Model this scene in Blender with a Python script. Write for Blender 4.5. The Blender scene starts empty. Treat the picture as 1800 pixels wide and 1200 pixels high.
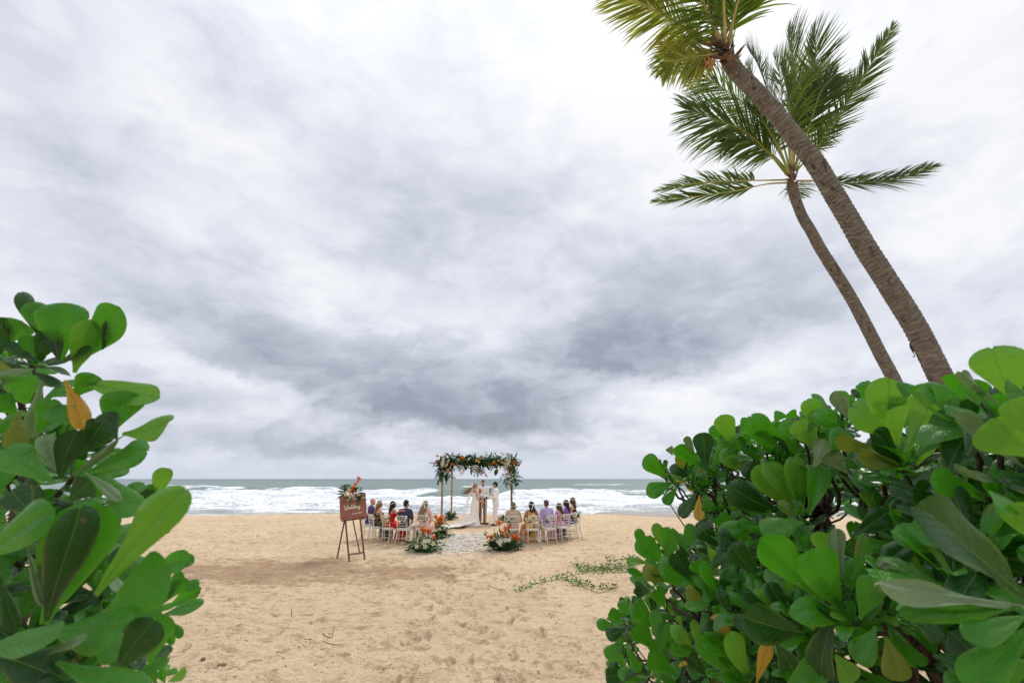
import bpy, bmesh, math, random
import numpy as np
from mathutils import Vector, Matrix, Quaternion

R = math.radians
rng = random.Random(7)
nrg = np.random.RandomState(11)
scene = bpy.context.scene
COL = scene.collection

# ------------------------------------------------------------------ camera
F_PX = 850.0                      # focal length in pixels of the 1800 px wide photograph (17 mm on full frame)
PITCH = R(15.83)
CAM_H = 1.9
cam_data = bpy.data.cameras.new('camera')
cam_data.sensor_width = 36.0
cam_data.lens = F_PX / 1800.0 * 36.0
cam_data.clip_start = 0.05
cam_data.clip_end = 20000.0
cam_data.dof.use_dof = True
cam_data.dof.focus_distance = 9.0
cam_data.dof.aperture_fstop = 6.3
cam = bpy.data.objects.new('camera', cam_data)
cam.location = (0, 0, CAM_H)
cam.rotation_euler = (math.pi / 2 + PITCH, 0, 0)
COL.objects.link(cam)
scene.camera = cam

CO = Vector((0, 0, CAM_H))
CF = Vector((0, math.cos(PITCH), math.sin(PITCH)))
CU = Vector((0, -math.sin(PITCH), math.cos(PITCH)))
CR = Vector((1, 0, 0))

def ray(px, py):
    return CF + CR * ((px - 900.0) / F_PX) + CU * ((600.0 - py) / F_PX)

def at(px, py, d):
    """the point of the place seen at pixel (px, py) of the photograph, d metres along the optical axis"""
    return CO + ray(px, py) * d

# ------------------------------------------------------------------ view transform
scene.view_settings.view_transform = 'Standard'
scene.view_settings.look = 'None'
scene.view_settings.exposure = 0.0
scene.view_settings.gamma = 1.0
scene.view_settings.use_curve_mapping = False
scene.cycles.max_bounces = 8
scene.cycles.transparent_max_bounces = 12
scene.cycles.use_denoising = True

# ------------------------------------------------------------------ node helper
class NT:
    def __init__(self, tree):
        self.t = tree; self.n = tree.nodes; self.l = tree.links
    def node(self, typ, **kw):
        nd = self.n.new(typ)
        for k, v in kw.items(): setattr(nd, k, v)
        return nd
    def put(self, sock, v):
        if v is None: return
        if isinstance(v, bpy.types.NodeSocket): self.l.new(v, sock)
        else:
            if isinstance(v, (tuple, list)) and len(v) == 3 and sock.type == 'RGBA': v = (*v, 1.0)
            sock.default_value = v
    def m(self, op, a=None, b=None, c=None, clamp=False):
        nd = self.node('ShaderNodeMath', operation=op); nd.use_clamp = clamp
        for i, v in enumerate((a, b, c)): self.put(nd.inputs[i], v) if v is not None else None
        return nd.outputs[0]
    def vm(self, op, a=None, b=None, scale=None):
        nd = self.node('ShaderNodeVectorMath', operation=op)
        self.put(nd.inputs[0], a)
        if b is not None: self.put(nd.inputs[1], b)
        if scale is not None: self.put(nd.inputs[3], scale)
        return nd.outputs[1] if op in ('DOT_PRODUCT', 'LENGTH', 'DISTANCE') else nd.outputs[0]
    def xyz(self, v):
        nd = self.node('ShaderNodeSeparateXYZ'); self.put(nd.inputs[0], v); return nd.outputs
    def cxyz(self, x, y, z):
        nd = self.node('ShaderNodeCombineXYZ')
        for i, v in enumerate((x, y, z)): self.put(nd.inputs[i], v)
        return nd.outputs[0]
    def noise(self, vec, scale, detail=4, rough=.5, dist=0.0, lac=2.0, out=0):
        nd = self.node('ShaderNodeTexNoise')
        self.put(nd.inputs['Vector'], vec)
        nd.inputs['Scale'].default_value = scale; nd.inputs['Detail'].default_value = detail
        nd.inputs['Roughness'].default_value = rough; nd.inputs['Distortion'].default_value = dist
        nd.inputs['Lacunarity'].default_value = lac
        return nd.outputs[out]
    def ramp(self, fac, stops, interp='LINEAR'):
        nd = self.node('ShaderNodeValToRGB'); nd.color_ramp.interpolation = interp
        self.put(nd.inputs[0], fac)
        e = nd.color_ramp.elements
        while len(e) < len(stops): e.new(0.5)
        for k, (p, c) in enumerate(stops):
            e[k].position = p
            e[k].color = (*c, 1.0) if isinstance(c, (tuple, list)) else (c, c, c, 1.0)
        return nd.outputs[0]
    def mix(self, fac, a, b, blend='MIX'):
        nd = self.node('ShaderNodeMix', data_type='RGBA', blend_type=blend)
        self.put(nd.inputs[0], fac); self.put(nd.inputs[6], a); self.put(nd.inputs[7], b)
        return nd.outputs[2]
    def mapr(self, v, a, b, c=0.0, d=1.0, smooth=False):
        nd = self.node('ShaderNodeMapRange'); nd.clamp = True
        if smooth: nd.interpolation_type = 'SMOOTHSTEP'
        self.put(nd.inputs[0], v)
        for i, q in enumerate((a, b, c, d)): self.put(nd.inputs[i + 1], q)
        return nd.outputs[0]
    def bump(self, h, strength=.5, dist=.01, normal=None):
        nd = self.node('ShaderNodeBump'); nd.inputs['Strength'].default_value = strength
        nd.inputs['Distance'].default_value = dist; self.put(nd.inputs['Height'], h)
        if normal is not None: self.put(nd.inputs['Normal'], normal)
        return nd.outputs[0]

# ------------------------------------------------------------------ world: overcast sky over a Nishita sky
SUN_EL, SUN_AZ = R(50), R(32)       # high, ahead and a little to the right, behind the cloud
world = bpy.data.worlds.new('World'); scene.world = world; world.use_nodes = True
world.node_tree.nodes.clear()
W = NT(world.node_tree)
tc = W.node('ShaderNodeTexCoord').outputs['Generated']
dirv = W.vm('NORMALIZE', tc)
dx, dy, dz = W.xyz(dirv)
azm = W.m('ARCTAN2', dx, dy)
elv = W.m('ARCSINE', dz)
# cloud-deck coordinates: a flat layer overhead
zz = W.m('ADD', W.m('MAXIMUM', dz, 0.0), 0.42)
cx_ = W.m('DIVIDE', dx, zz); cy_ = W.m('DIVIDE', dy, zz)
# the deck drifts diagonally: stretch along the wind
ua = R(-28)
wu = W.m('ADD', W.m('MULTIPLY', cx_, math.cos(ua)), W.m('MULTIPLY', cy_, math.sin(ua)))
wv = W.m('ADD', W.m('MULTIPLY', cx_, -math.sin(ua)), W.m('MULTIPLY', cy_, math.cos(ua)))
deck = W.cxyz(W.m('MULTIPLY', wu, 1.15), W.m('MULTIPLY', wv, 1.25), 0.0)
warp = W.noise(deck, 1.1, 3, .55, out=1)
deckw = W.vm('ADD', deck, W.vm('SCALE', W.vm('SUBTRACT', warp, (.5, .5, .5)), scale=0.7))
n_big = W.noise(deckw, 0.9, 5, .55)
n_mid = W.noise(deckw, 2.6, 7, .60)
n_fin = W.noise(W.vm('MULTIPLY', dirv, (1, 1, 1.9)), 7.0, 7, .62, .6)
# edges of the cloud masses are ragged: warp the angles used for them
wr1 = W.noise(W.vm('MULTIPLY', dirv, (1, 1, 1.5)), 3.6, 9, .66, out=1)
wx, wy, wz = W.xyz(W.vm('SUBTRACT', wr1, (.5, .5, .5)))
azw = W.m('ADD', azm, W.m('MULTIPLY', wx, 0.30))
elw = W.m('ADD', elv, W.m('MULTIPLY', wy, W.mapr(elv, 0.0, .45, .08, .28)))

def ang(px, py):
    d = ray(px, py).normalized()
    return math.atan2(d.x, d.y), math.asin(d.z)

def blob(px, py, sx, below, above, rot, amp):
    """a cloud mass with a crisp underside and a soft top"""
    a0, e0 = ang(px, py)
    r = R(rot)
    a1, e1 = ang(px + 20 * math.cos(r), py + 20 * math.sin(r))
    th = math.atan2(e1 - e0, a1 - a0)
    k = math.hypot(e1 - e0, a1 - a0) / 20.0
    a2, e2 = ang(px - 20 * math.sin(r), py + 20 * math.cos(r))
    k2 = math.hypot(e2 - e0, a2 - a0) / 20.0
    da = W.m('SUBTRACT', azw, a0); de = W.m('SUBTRACT', elw, e0)
    p = W.m('ADD', W.m('MULTIPLY', da, math.cos(th) / (sx * k)), W.m('MULTIPLY', de, math.sin(th) / (sx * k)))
    q = W.m('ADD', W.m('MULTIPLY', da, -math.sin(th)), W.m('MULTIPLY', de, math.cos(th)))   # positive = up
    q = W.m('ADD', W.m('MULTIPLY', W.m('MAXIMUM', q, 0.0), 1 / (above * k2)), W.m('MULTIPLY', W.m('MINIMUM', q, 0.0), 1 / (below * k2)))
    s = W.m('ADD', W.m('MULTIPLY', p, p), W.m('MULTIPLY', q, q))
    return W.m('MULTIPLY', W.m('POWER', 2.718, W.m('MULTIPLY', s, -1.0)), amp * (1.05 if amp < 0 else 1.0))

CLOUD_MASSES = [  # (px, py, half length, underside, top, tilt, brightness) of the masses the photograph shows
    (420, 625, 210, 22, 110, 26, -.30), (690, 715, 190, 18, 110, 14, -.26), (860, 748, 170, 16, 110, 5, -.34), (940, 742, 90, 22, 60, 4, -.16),
    (1070, 645, 140, 20, 130, 2, -.36), (1270, 610, 200, 30, 170, -16, -.24), (1450, 520, 120, 40, 120, -30, -.10),
    (760, 440, 210, 60, 130, 16, -.20), (930, 350, 70, 60, 80, 60, -.12), (1180, 470, 160, 60, 100, -10, -.12),
    (500, 790, 270, 11, 42, 3, -.30), (930, 806, 170, 8, 26, 0, -.16), (300, 700, 130, 22, 60, 12, -.20),
    (150, 320, 170, 70, 230, 36, -.17), (380, 110, 150, 80, 90, 30, -.12), (620, 300, 120, 60, 90, 30, -.08), (60, 60, 120, 90, 120, 40, -.12),
    (1560, 290, 110, 50, 90, -20, -.12), (1700, 540, 220, 40, 80, -14, -.08), (1640, 650, 220, 40, 50, 0, -.05),
    (1160, 190, 320, 180, 200, 10, .26), (600, 520, 160, 60, 60, 24, .06), (430, 655, 60, 22, 22, 20, .16), (600, 690, 24, 12, 12, 0, .12),
    (900, 600, 90, 50, 30, 30, .08), (300, 230, 180, 90, 90, 40, .10), (1660, 400, 190, 60, 80, -30, .16), (1180, 690, 200, 40, 26, -6, .12),
    (330, 560, 120, 24, 24, 24, .04), (1500, 150, 200, 100, 100, 0, .06), (700, 150, 200, 100, 100, 20, .03),
]
V = None
for b in CLOUD_MASSES:
    s = blob(*b)
    V = s if V is None else W.m('ADD', V, s)
V = W.m('ADD', V, 0.83)
V = W.m('ADD', V, W.m('MULTIPLY', W.m('SUBTRACT', n_big, .5), 0.30))
V = W.m('ADD', V, W.m('MULTIPLY', W.m('SUBTRACT', n_mid, .5), 0.20))
V = W.m('ADD', V, W.m('MULTIPLY', W.m('SUBTRACT', n_fin, .5), 0.46))
# defined cloud edges: a crisp rim that fades back into the mass
def rim(n, lo, mid, hi, amp, mask=None):
    global V
    e = W.m('MULTIPLY', W.mapr(n, lo, mid, 0, 1, smooth=True), W.mapr(n, mid, hi, 1, 0, smooth=True))
    if mask is not None: e = W.m('MULTIPLY', e, mask)
    V = W.m('ADD', V, W.m('MULTIPLY', e, amp))
n_e1 = W.noise(W.vm('ADD', deckw, (9.3, 2.1, 0)), 1.25, 9, .55)
n_e2 = W.noise(W.vm('ADD', W.vm('MULTIPLY', dirv, (1, 1, 2.3)), (4.0, 1.0, 2.0)), 4.6, 9, .57)
low = W.mapr(elv, R(4), R(28), 1.0, .35)
rim(n_e1, .480, .530, .66, -.060); rim(n_e1, .36, .455, .485, .030)
rim(n_e2, .485, .530, .68, -.085, low); rim(n_e2, .38, .460, .488, .040, low)
# an overcast sky brightens towards the zenith
V = W.m('ADD', V, W.mapr(elv, R(15), R(60), 0.0, 0.14))
cloud_col = W.ramp(V, [(0.0, (.25, .265, .325)), (.30, (.36, .382, .468)), (.55, (.56, .592, .688)),
                       (.78, (.77, .80, .888)), (1.0, (.955, .965, .99))])
zen = W.mapr(elv, R(30), R(90), 1.0, 1.55, smooth=True)
cloud_col = W.mix(1.0, cloud_col, W.cxyz(zen, zen, zen), 'MULTIPLY')
# paler veil low over the sea
veil = W.mapr(elv, R(0.0), R(4.5), 0.70, 0.0, smooth=True)
cloud_col = W.mix(veil, cloud_col, (.62, .68, .80))
below = W.mapr(elv, R(-1.5), R(-.2), 1.0, 0.0)
cloud_col = W.mix(below, cloud_col, (.18, .18, .16))
skyt = W.node('ShaderNodeTexSky', sky_type='NISHITA')
skyt.sun_disc = False; skyt.sun_elevation = SUN_EL; skyt.sun_rotation = SUN_AZ
bg_sky = W.node('ShaderNodeBackground'); W.put(bg_sky.inputs[0], skyt.outputs[0]); bg_sky.inputs[1].default_value = 0.08
bg_cl = W.node('ShaderNodeBackground'); W.put(bg_cl.inputs[0], cloud_col); bg_cl.inputs[1].default_value = 1.0
mx = W.node('ShaderNodeMixShader'); mx.inputs[0].default_value = 0.96
W.l.new(bg_sky.outputs[0], mx.inputs[1]); W.l.new(bg_cl.outputs[0], mx.inputs[2])
wo = W.node('ShaderNodeOutputWorld'); W.l.new(mx.outputs[0], wo.inputs[0])

sun_data = bpy.data.lights.new('sun', 'SUN')
sun_data.energy = 2.0; sun_data.angle = R(10); sun_data.color = (1.0, .95, .88)
sun = bpy.data.objects.new('sun', sun_data); COL.objects.link(sun)
sd = Vector((math.cos(SUN_EL) * math.sin(SUN_AZ), math.cos(SUN_EL) * math.cos(SUN_AZ), math.sin(SUN_EL)))
sun.rotation_euler = (-sd).to_track_quat('-Z', 'Y').to_euler()
sun.location = (8, 10, 30)

# ------------------------------------------------------------------ numpy noise
_PERM = np.random.RandomState(5).permutation(256)
_PERM = np.concatenate([_PERM, _PERM]).astype(np.int64)
_GA = np.random.RandomState(9).rand(256) * 2 * np.pi
_G = np.stack([np.cos(_GA), np.sin(_GA)], 1)
def pnoise(x, y):
    x = np.asarray(x, float); y = np.asarray(y, float)
    xi = np.floor(x).astype(np.int64); yi = np.floor(y).astype(np.int64)
    xf = x - xi; yf = y - yi
    u = xf * xf * xf * (xf * (xf * 6 - 15) + 10); v = yf * yf * yf * (yf * (yf * 6 - 15) + 10)
    def g(ix, iy, fx, fy):
        h = _PERM[_PERM[ix & 255] + (iy & 255)]
        return _G[h, 0] * fx + _G[h, 1] * fy
    a = g(xi, yi, xf, yf); b = g(xi + 1, yi, xf - 1, yf)
    c = g(xi, yi + 1, xf, yf - 1); d = g(xi + 1, yi + 1, xf - 1, yf - 1)
    return (a + u * (b - a)) * (1 - v) + (c + u * (d - c)) * v      # about -0.7 .. 0.7
def fbm(x, y, octs=4, gain=.5, lac=2.03):
    s = 0; a = 1.0
    for k in range(octs):
        s = s + a * pnoise(x + 17.3 * k, y - 9.1 * k); x = x * lac; y = y * lac; a *= gain
    return s
def sstep(a, b, x):
    t = np.clip((x - a) / (b - a), 0, 1); return t * t * (3 - 2 * t)

# ------------------------------------------------------------------ object helpers
def tag(o, label=None, cat=None, group=None, kind=None):
    if label: o['label'] = label
    if cat: o['category'] = cat
    if group: o['group'] = group
    if kind: o['kind'] = kind
    return o
def thing(name, label, cat, loc=(0, 0, 0), rz=0.0, group=None):
    o = bpy.data.objects.new(name, None); o.empty_display_size = .2
    COL.objects.link(o); o.location = loc; o.rotation_euler = (0, 0, rz)
    return tag(o, label, cat, group)
def link_mesh(name, me, parent=None, mats=None, smooth=True):
    if mats:
        for m_ in (mats if isinstance(mats, (list, tuple)) else [mats]): me.materials.append(m_)
    if smooth:
        me.polygons.foreach_set('use_smooth', np.ones(len(me.polygons), bool))
    o = bpy.data.objects.new(name, me); COL.objects.link(o)
    if parent is not None: o.parent = parent
    return o
def mesh_np(name, verts, faces):
    me = bpy.data.meshes.new(name)
    me.from_pydata([tuple(v) for v in verts], [], [tuple(f) for f in faces]); me.update()
    return me
def grid_mesh(name, X, Y, Z):
    """a height field from three (rows, cols) arrays, as one quad mesh"""
    r, c = X.shape
    me = bpy.data.meshes.new(name)
    me.vertices.add(r * c)
    me.vertices.foreach_set('co', np.stack([X, Y, Z], -1).reshape(-1).astype(np.float32))
    i = (np.arange(r - 1)[:, None] * c + np.arange(c - 1)[None, :]).reshape(-1)
    q = np.stack([i, i + 1, i + c + 1, i + c], 1)
    n = len(q)
    me.loops.add(n * 4); me.loops.foreach_set('vertex_index', q.reshape(-1).astype(np.int32))
    me.polygons.add(n); me.polygons.foreach_set('loop_start', (np.arange(n) * 4).astype(np.int32))
    me.update(calc_edges=True); me.validate()
    return me
def vattr(me, name, arr):
    a = me.attributes.new(name, 'FLOAT', 'POINT'); a.data.foreach_set('value', np.asarray(arr, np.float32).reshape(-1))

class MB:
    """collects shapes into one mesh"""
    def __init__(self): self.v = []; self.f = []; self.mi = []; self.cur = 0
    def add(self, vs, fs):
        b = len(self.v); self.v += [tuple(v) for v in vs]
        for f in fs: self.f.append(tuple(i + b for i in f)); self.mi.append(self.cur)
    def box(self, c, s, rot=None):
        c = Vector(c); hx, hy, hz = s[0] / 2, s[1] / 2, s[2] / 2
        vs = [Vector((x, y, z)) for x in (-hx, hx) for y in (-hy, hy) for z in (-hz, hz)]
        if rot is not None: vs = [rot @ v for v in vs]
        self.add([c + v for v in vs], [(0, 1, 3, 2), (4, 6, 7, 5), (0, 4, 5, 1), (2, 3, 7, 6), (0, 2, 6, 4), (1, 5, 7, 3)])
    def tube(self, pts, rad, seg=6, cap=True, flat=1.0):
        pts = [Vector(p) for p in pts]; n = len(pts)
        if not isinstance(rad, (list, tuple)): rad = [rad] * n
        vs = []; up = None
        for i, p in enumerate(pts):
            t = (pts[min(i + 1, n - 1)] - pts[max(i - 1, 0)])
            if t.length < 1e-9: t = Vector((0, 0, 1))
            t.normalize()
            if up is None:
                up = Vector((0, 0, 1)) if abs(t.z) < .9 else Vector((1, 0, 0))
            up = (up - t * up.dot(t))
            if up.length < 1e-6: up = t.orthogonal()
            up.normalize(); sd_ = t.cross(up)
            for k in range(seg):
                a = 2 * math.pi * k / seg
                vs.append(p + (sd_ * math.cos(a) + up * math.sin(a) * flat) * rad[i])
        fs = []
        for i in range(n - 1):
            for k in range(seg):
                k2 = (k + 1) % seg
                fs.append((i * seg + k, i * seg + k2, (i + 1) * seg + k2, (i + 1) * seg + k))
        if cap:
            fs.append(tuple(range(seg))[::-1]); fs.append(tuple((n - 1) * seg + k for k in range(seg)))
        self.add(vs, fs)
    def ball(self, c, r, seg=8, rings=5, rot=None):
        c = Vector(c); r = Vector(r) if isinstance(r, (tuple, list, Vector)) else Vector((r, r, r))
        vs = [Vector((0, 0, r.z))]
        for i in range(1, rings):
            ph = math.pi * i / rings
            for k in range(seg):
                a = 2 * math.pi * k / seg
                vs.append(Vector((r.x * math.sin(ph) * math.cos(a), r.y * math.sin(ph) * math.sin(a), r.z * math.cos(ph))))
        vs.append(Vector((0, 0, -r.z)))
        if rot is not None: vs = [rot @ v for v in vs]
        fs = [(0, 1 + k, 1 + (k + 1) % seg) for k in range(seg)]
        for i in range(rings - 2):
            for k in range(seg):
                a = 1 + i * seg + k; b = 1 + i * seg + (k + 1) % seg
                fs.append((a, a + seg, b + seg, b))
        L = len(vs) - 1; o = 1 + (rings - 2) * seg
        fs += [(L, o + (k + 1) % seg, o + k) for k in range(seg)]
        self.add([c + v for v in vs], fs)
    def loft(self, rings, cap=True):
        seg = len(rings[0]); vs = [p for r_ in rings for p in r_]; fs = []
        for i in range(len(rings) - 1):
            for k in range(seg):
                k2 = (k + 1) % seg
                fs.append((i * seg + k, i * seg + k2, (i + 1) * seg + k2, (i + 1) * seg + k))
        if cap:
            fs.append(tuple(range(seg))[::-1]); fs.append(tuple((len(rings) - 1) * seg + k for k in range(seg)))
        self.add(vs, fs)
    def mesh(self, name):
        me = bpy.data.meshes.new(name); me.from_pydata(self.v, [], self.f)
        if any(self.mi): me.polygons.foreach_set('material_index', np.array(self.mi, np.int32))
        me.update(); return me
    def build(self, name, mats, parent=None, smooth=True):
        return link_mesh(name, self.mesh(name), parent, mats, smooth)

def material(name, color, rough=.7, var=.12, scale=6.0, bump=0.0, bscale=60.0, bdist=.004, spec=.3, coord='Object',
             trans=0.0, metallic=0.0, hue=None, sheen=0.0, rnd=0.0):
    """Principled with noise-driven colour variation, per-object variation, relief"""
    m_ = bpy.data.materials.new(name); m_.use_nodes = True; m_.node_tree.nodes.clear()
    N = NT(m_.node_tree)
    tc_ = N.node('ShaderNodeTexCoord').outputs[coord]
    n = N.noise(tc_, scale, 4, .6)
    c2 = hue if hue is not None else tuple(min(1, c * (1 - 2.2 * var)) for c in color)
    c1 = tuple(min(1, c * (1 + var)) for c in color)
    colr = N.ramp(n, [(.3, c2), (.68, c1)])
    if rnd > 0:
        oi = N.node('ShaderNodeObjectInfo').outputs['Random']
        k = N.mapr(oi, 0, 1, 1 - rnd, 1 + rnd)
        colr = N.mix(1.0, colr, N.cxyz(k, k, k), 'MULTIPLY')
    p = N.node('ShaderNodeBsdfPrincipled')
    N.put(p.inputs['Base Color'], colr)
    p.inputs['Roughness'].default_value = rough; p.inputs['Specular IOR Level'].default_value = spec
    p.inputs['Metallic'].default_value = metallic
    if sheen: p.inputs['Sheen Weight'].default_value = sheen
    if bump > 0:
        N.put(p.inputs['Normal'], N.bump(N.noise(tc_, bscale, 4, .6), bump, bdist))
    outp = N.node('ShaderNodeOutputMaterial')
    sh = p.outputs[0]
    if trans > 0:
        tr = N.node('ShaderNodeBsdfTranslucent'); N.put(tr.inputs[0], colr)
        ms = N.node('ShaderNodeMixShader'); ms.inputs[0].default_value = trans
        N.l.new(p.outputs[0], ms.inputs[1]); N.l.new(tr.outputs[0], ms.inputs[2]); sh = ms.outputs[0]
    N.l.new(sh, outp.inputs[0])
    return m_
# ================================================================== GROUND
SEA_Z = -1.2
def base_z(x, y):
    """the beach profile: low by the camera, a berm under the ceremony, then down to the water"""
    x = np.asarray(x, float); y = np.asarray(y, float)
    z = -0.30 + 0.30 * sstep(13.0, 21.0, y)
    g = sstep(4.5, 9.0, x)                                   # the berm is lower and flatter on the right
    crest = 28.3 - 0.6 * np.sin(x * .25 + 1) - 0.05 * np.abs(x) * (x < 0)
    d = np.maximum(y - crest, 0)
    steep = -0.13 * d * sstep(0, 3, d) 
    d2 = np.maximum(y - 23.8, 0)
    gentle = -0.047 * d2 * sstep(0, 2.5, d2)
    zz_ = np.maximum(steep * (1 - g) + gentle * g, -5.0)
    z = z + zz_
    z = z + 0.05 * fbm(x * .22, y * .22, 2) * sstep(2, 8, y)
    return z
def ground_z(x, y): return float(base_z(x, y))
_TS = np.arange(1.0, 60.0, .01)
def on_ground(px, py):
    """where the line of sight through a pixel of the photograph meets the beach"""
    r_ = ray(px, py); a = -(CAM_H + .1) / r_.z if r_.z < 0 else 30; t0 = max(0, int((a * .8 - 1) / .01)); ts = _TS[t0:int(a * 1.25 / .01) + 60]
    z = CO.z + r_.z * ts; g_ = base_z(r_.x * ts, r_.y * ts); k = int(np.argmax(z <= g_)); t = float(ts[k]) if (z <= g_).any() else float(ts[-1])
    p = CO + r_ * t
    return Vector((p.x, p.y, ground_z(p.x, p.y)))

# trampled relief of the near beach as a raster, 2 cm cells
GX0, GX1, GY0, GY1, CELL = -16.0, 13.0, 2.0, 30.0, 0.02
gx = np.arange(GX0, GX1, CELL); gy = np.arange(GY0, GY1, CELL)
GXX, GYY = np.meshgrid(gx, gy)
H = np.zeros_like(GXX)
H += 0.022 * fbm(GXX * .9, GYY * .9, 3)
H += 0.024 * fbm(GXX * 2.6 + 3, GYY * 3.6, 3, .55)
rid = 1 - np.abs(pnoise(GXX * 3.1 + 40, GYY * 5.2)) * 2.2
H += 0.022 * np.clip(rid, 0, 1) ** 2 * sstep(-.2, .3, pnoise(GXX * .5, GYY * .5 + 7))
H += 0.013 * fbm(GXX * 8, GYY * 11, 3, .6)
H += 0.016 * np.clip(1 - np.abs(pnoise(GXX * 6.3 + 9, GYY * 9.1)) * 2.6, 0, 1) ** 2 * sstep(-.1, .35, pnoise(GXX * .9 + 3, GYY * .9))
# wind-raked crests: crisp creases, longer across the view
cr1 = np.abs(pnoise(GXX * 2.0 + 5, GYY * 4.4 + 1.2 * pnoise(GXX * .7, GYY * .7)))
cr2 = np.abs(pnoise(GXX * 4.6 + 15, GYY * 9.5 + 1.0 * pnoise(GXX * 1.7, GYY * 1.7)))
cr3 = np.abs(pnoise(GXX * 9.5 + 35, GYY * 18.0))
H += 0.050 * (np.sqrt(cr1 + .002) - .45) * sstep(-.35, .30, pnoise(GXX * .45 + 2, GYY * .6)) + 0.026 * (np.sqrt(cr2 + .003) - .45) + .012 * (np.sqrt(cr3 + .004) - .45)
SAND_DARK = np.zeros_like(GXX)  # how much darker the sand gets: stamped prints, creases and random patches
def stamp(cx, cy, a, L, Wd, depth, rim=.35, sand_dark=0.0):
    r_ = L * 1.9
    i0 = int(max((cx - r_ - GX0) / CELL, 0)); i1 = int(min((cx + r_ - GX0) / CELL, len(gx) - 1))
    j0 = int(max((cy - r_ - GY0) / CELL, 0)); j1 = int(min((cy + r_ - GY0) / CELL, len(gy) - 1))
    if i1 <= i0 or j1 <= j0: return
    X_ = GXX[j0:j1, i0:i1] - cx; Y_ = GYY[j0:j1, i0:i1] - cy
    u = (X_ * math.cos(a) + Y_ * math.sin(a)) / L; v = (-X_ * math.sin(a) + Y_ * math.cos(a)) / Wd
    wv_ = v * (1 + .25 * u)
    q = np.sqrt(u * u + wv_ * wv_)
    H[j0:j1, i0:i1] += -depth * sstep(1.05, .72, q) + depth * rim * np.exp(-((q - 1.25) / .22) ** 2) * (1 + .6 * u)
    if sand_dark: SAND_DARK[j0:j1, i0:i1] = np.maximum(SAND_DARK[j0:j1, i0:i1], sand_dark * sstep(1.3, .6, q))
for k in range(3600):
    y_ = 3.5 + 22.5 * rng.random() ** .8; x_ = rng.uniform(-13, 9.5); q_ = rng.random()
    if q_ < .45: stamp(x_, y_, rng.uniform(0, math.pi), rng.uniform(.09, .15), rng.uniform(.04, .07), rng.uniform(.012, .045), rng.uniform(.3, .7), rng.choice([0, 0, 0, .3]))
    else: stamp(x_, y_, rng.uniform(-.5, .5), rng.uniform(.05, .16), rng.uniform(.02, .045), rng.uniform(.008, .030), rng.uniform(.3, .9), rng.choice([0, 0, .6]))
# walked tracks: from the camera to the aisle, and one crossing it
def track(pts, n, step=.36):
    for (ax, ay), (bx, by) in zip(pts[:-1], pts[1:]):
        L = math.hypot(bx - ax, by - ay); a = math.atan2(by - ay, bx - ax); m_ = int(L / step)
        for i in range(m_):
            for q in range(n):
                t = i / m_; s = rng.uniform(-.7, .7)
                stamp(ax + (bx - ax) * t - math.sin(a) * s, ay + (by - ay) * t + math.cos(a) * s, a + rng.uniform(-.4, .4),
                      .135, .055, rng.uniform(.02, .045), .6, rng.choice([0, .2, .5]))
track([(-1.2, 4), (-1.0, 8), (-1.6, 12), (-1.2, 16)], 3)
track([(.4, 4.4), (.2, 9), (-.6, 15)], 2)
track([(-4, 6), (-2.2, 9), (0, 12), (2.6, 15.5)], 1)
track([(1.6, 4.6), (-.4, 6.2), (-3, 8.0), (-6, 10)], 1)
SAND_DARK = np.maximum(SAND_DARK, .9 * sstep(.20, .50, fbm(GXX * 2.4, GYY * 5.0, 4, .6) + .35 * fbm(GXX * .5, GYY * .6, 2)) * .9)
SAND_DARK = np.maximum(SAND_DARK, .8 * sstep(.10, .02, cr1) * sstep(.0, .4, fbm(GXX * .6, GYY * .9, 2)))  # darker along the creases
# a broad darker patch of sand on the left
a_ = ((GXX + 5.6) / 4.6) ** 2 + ((GYY - 13.0) / 1.7) ** 2
SAND_DARK = np.clip(SAND_DARK * .7 + 1.0 * sstep(1.35, .25, a_ + 1.1 * fbm(GXX * .9, GYY * 1.4, 3) + .9 * fbm(GXX * 4.0, GYY * 8.0, 3)), 0, 1)

def sample(Rr, x, y):
    u = (x - GX0) / CELL; v = (y - GY0) / CELL
    inside = (u > 1) & (v > 1) & (u < len(gx) - 2) & (v < len(gy) - 2)
    u = np.clip(u, 0, len(gx) - 2.001); v = np.clip(v, 0, len(gy) - 2.001)
    i = u.astype(int); j = v.astype(int); fu = u - i; fv = v - j
    val = (Rr[j, i] * (1 - fu) + Rr[j, i + 1] * fu) * (1 - fv) + (Rr[j + 1, i] * (1 - fu) + Rr[j + 1, i + 1] * fu) * fv
    edge = np.minimum(np.minimum(x - GX0, GX1 - x), np.minimum(y - GY0, GY1 - y))
    return np.where(inside, val * sstep(0, .8, edge), 0)

ys = np.concatenate([np.linspace(-40, 0, 8)[:-1], np.linspace(0, 4, 12)[:-1], np.geomspace(4, 26, 430)[:-1], np.linspace(26, 40, 60)[:-1], np.linspace(40, 90, 12)])
ss = np.concatenate([-np.geomspace(60, 1.12, 14)[:-1], np.linspace(-1.12, -.8, 30)[:-1], np.linspace(-.8, .42, 520)[:-1], np.linspace(.42, 1.12, 160)[:-1], np.geomspace(1.12, 60, 14)])
YY = np.repeat(ys[:, None], len(ss), 1)
XX = ss[None, :] * (np.maximum(YY, 0) * .92 + 1.4)
HH = sample(H, XX, YY)
ZZ = base_z(XX, YY) + HH
far = sstep(24, 28, YY)
ZZ = ZZ + 0.025 * fbm(XX * .8, YY * .8, 3) * far * (YY < 45)
me = grid_mesh('sand_beach', XX, YY, ZZ)
vattr(me, 'sand_dark', sample(SAND_DARK, XX, YY))
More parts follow.
